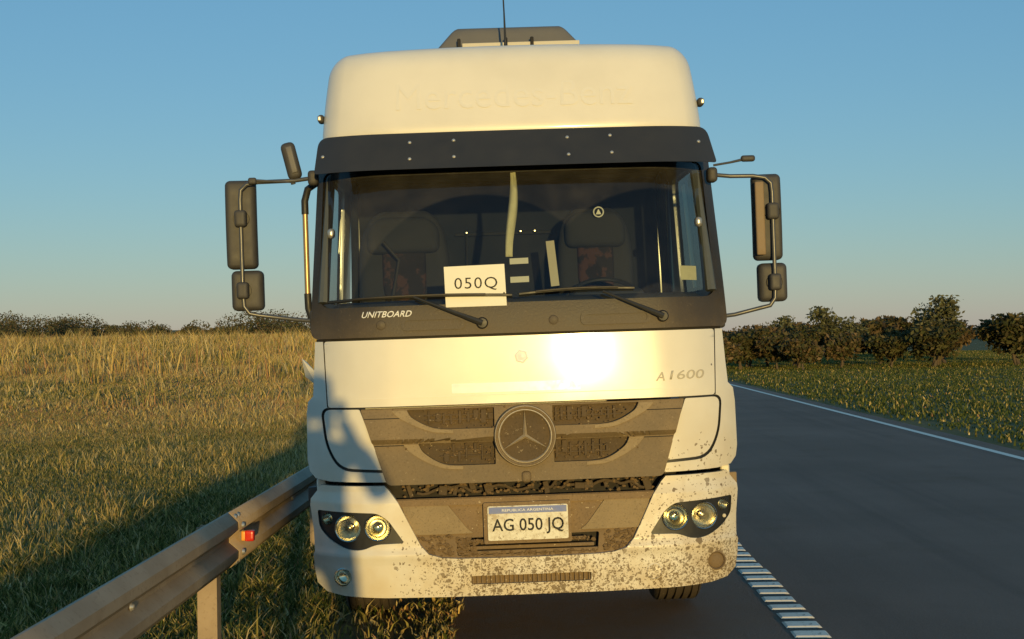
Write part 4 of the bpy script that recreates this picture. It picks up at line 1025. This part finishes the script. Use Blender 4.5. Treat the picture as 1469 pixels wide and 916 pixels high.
paper('card', [(.945, 2.075), (1.045, 2.072), (1.047, 2.155), (.945, 2.158)], 'cloth', .030, 'blank cream card in the lower corner of the windscreen by the driver', 'card')
paper('card', [(-1.085, 2.005), (-.99, 2.003), (-.99, 2.022), (-1.085, 2.024)], 'white_print', .026, 'thin white card lying in the windscreen corner below the passenger pillar', 'card')
# hanging strip of cloth
n = 24; v = []; f = []
for i in range(n+1):
    t = i/n; z = 2.80-.56*t; cx_ = -.008-.028*t+.012*math.sin(t*5); hw_ = .013+.012*math.sin(t*3.0)**2+.006*t
    for k in range(4): v.append((cx_+hw_*(k/1.5-1), Y(0, z)+.05+.010*math.sin(k*1.8+t*4), z))
for i in range(n):
    for k in range(3): f.append((i*4+k, i*4+k+1, i*4+k+5, i*4+k+4))
hs_ = mesh_obj('hanging_strip', v, f, 'cloth', None, angle=80); s_ = hs_.modifiers.new('thick', 'SOLIDIFY'); s_.thickness = .004
in_truck(hs_); tag(hs_, 'long yellowish cloth strip hanging down the middle of the windscreen', 'cloth strip')

# ================================================================== PHOTOGRAPHER (stands behind the camera; throws the shadow on the truck's corner)
def person(loc):
    P_ = empty('person', loc); tag(P_, 'person in dark jacket holding up a phone, casting the shadow on the bumper corner', 'person')
    J = {'pelvis': (0, 0, 1.00, .15), 'waist': (0, .01, 1.16, .145), 'chest': (0, 0, 1.38, .165), 'neckb': (0, .0, 1.56, .075), 'neck': (0, .02, 1.63, .058)}
    vs = [(0, 0, 1.00), (0, .0, 1.18), (0, -.005, 1.40), (0, 0, 1.545), (0, .02, 1.63)]
    rad = [(.165, .12), (.155, .11), (.185, .125), (.085, .075), (.058, .058)]
    ed = [(0, 1), (1, 2), (2, 3), (3, 4)]
    for s in (1, -1):
        b = len(vs)
        vs += [(s*.215, -.01, 1.50), (s*.315, .04, 1.25), (s*.20, .24, 1.42), (s*.085, .33, 1.66)]; rad += [(.082, .082), (.064, .064), (.045, .045), (.033, .033)]
        ed += [(2, b), (b, b+1), (b+1, b+2), (b+2, b+3)]
        b = len(vs)
        vs += [(s*.115, 0, .92), (s*.15, .02, .52), (s*.165, -.02, .10), (s*.175, .13, .045)]; rad += [(.098, .098), (.068, .068), (.048, .048), (.042, .035)]
        ed += [(0, b), (b, b+1), (b+1, b+2), (b+2, b+3)]
    me = bpy.data.meshes.new('body'); me.from_pydata(vs, ed, []); o = bpy.data.objects.new('body', me); COL.objects.link(o); o.parent = P_
    sk = o.modifiers.new('skin', 'SKIN'); sk.use_smooth_shade = True
    for i, q in enumerate(me.skin_vertices[0].data): q.radius = rad[i]; q.use_root = (i == 0)
    ss = o.modifiers.new('sub', 'SUBSURF'); ss.levels = 2; ss.render_levels = 2; me.materials.append(M['jacket'])
    def hd(p):
        x, y_, z = p; return (x*(1-.18*max(0, -z/.12)), y_*(1+.05*z/.12)+(.012 if y_ > .07 and -.03 < z < .01 and abs(x) < .02 else 0), z)
    h = MB().rbox((0, .035, 1.775), (.155, .195, .245), .075, 12, hd).obj('head', 'skin', P_, angle=80)
    MB().rbox((0, .015, 1.835), (.172, .205, .165), .075, 10).obj('hair', 'hair', h, angle=80)
    MB().rbox((0, .140, 1.765), (.028, .035, .05), .012, 6).obj('nose', 'skin', h)
    MB().rbox((0, .128, 1.715), (.05, .015, .014), .006, 6).obj('mouth', 'seatpat', h)
    for s in (1, -1):
        MB().rbox((s*.033, .127, 1.79), (.026, .016, .014), .006, 6).obj('eye', 'white_print', h); MB().rbox((s*.083, .03, 1.77), (.018, .04, .06), .008, 6).obj('ear', 'skin', h)
        hb = MB().rbox((s*.088, .350, 1.705), (.030, .06, .09), .014, 8, None, (R(20), 0, R(-s*20)))
        for k, L in enumerate((.060, .070, .072, .062)):
            z = 1.675+.021*k; hb.tube([(s*.090, .370, z), (s*.080, .370+L*.35, z+.003), (s*.052, .372+L*.30, z+.004)], [.0095, .009, .0075], 8)
        hb.tube([(s*.085, .340, 1.665), (s*.065, .335, 1.68), (s*.048, .338, 1.70)], [.011, .010, .008], 8)
        hb.obj('hand', 'skin', P_, angle=80)
    return P_
pe = person((.055, -.46, .0)); pe.scale = (1.2, 1.0, 1.07)
ph_ = MB().rbox((.07, -.055, 1.76), (.076, .009, .155), .004, 8).obj('phone', 'gasket'); tag(ph_, 'dark phone held up in both hands by the person casting the shadow', 'phone')

# ------------------------------------------------------------------ render settings
S.render.engine = 'CYCLES'; S.cycles.max_bounces = 8; S.cycles.transparent_max_bounces = 12
S.cycles.caustics_reflective = False; S.cycles.caustics_refractive = False
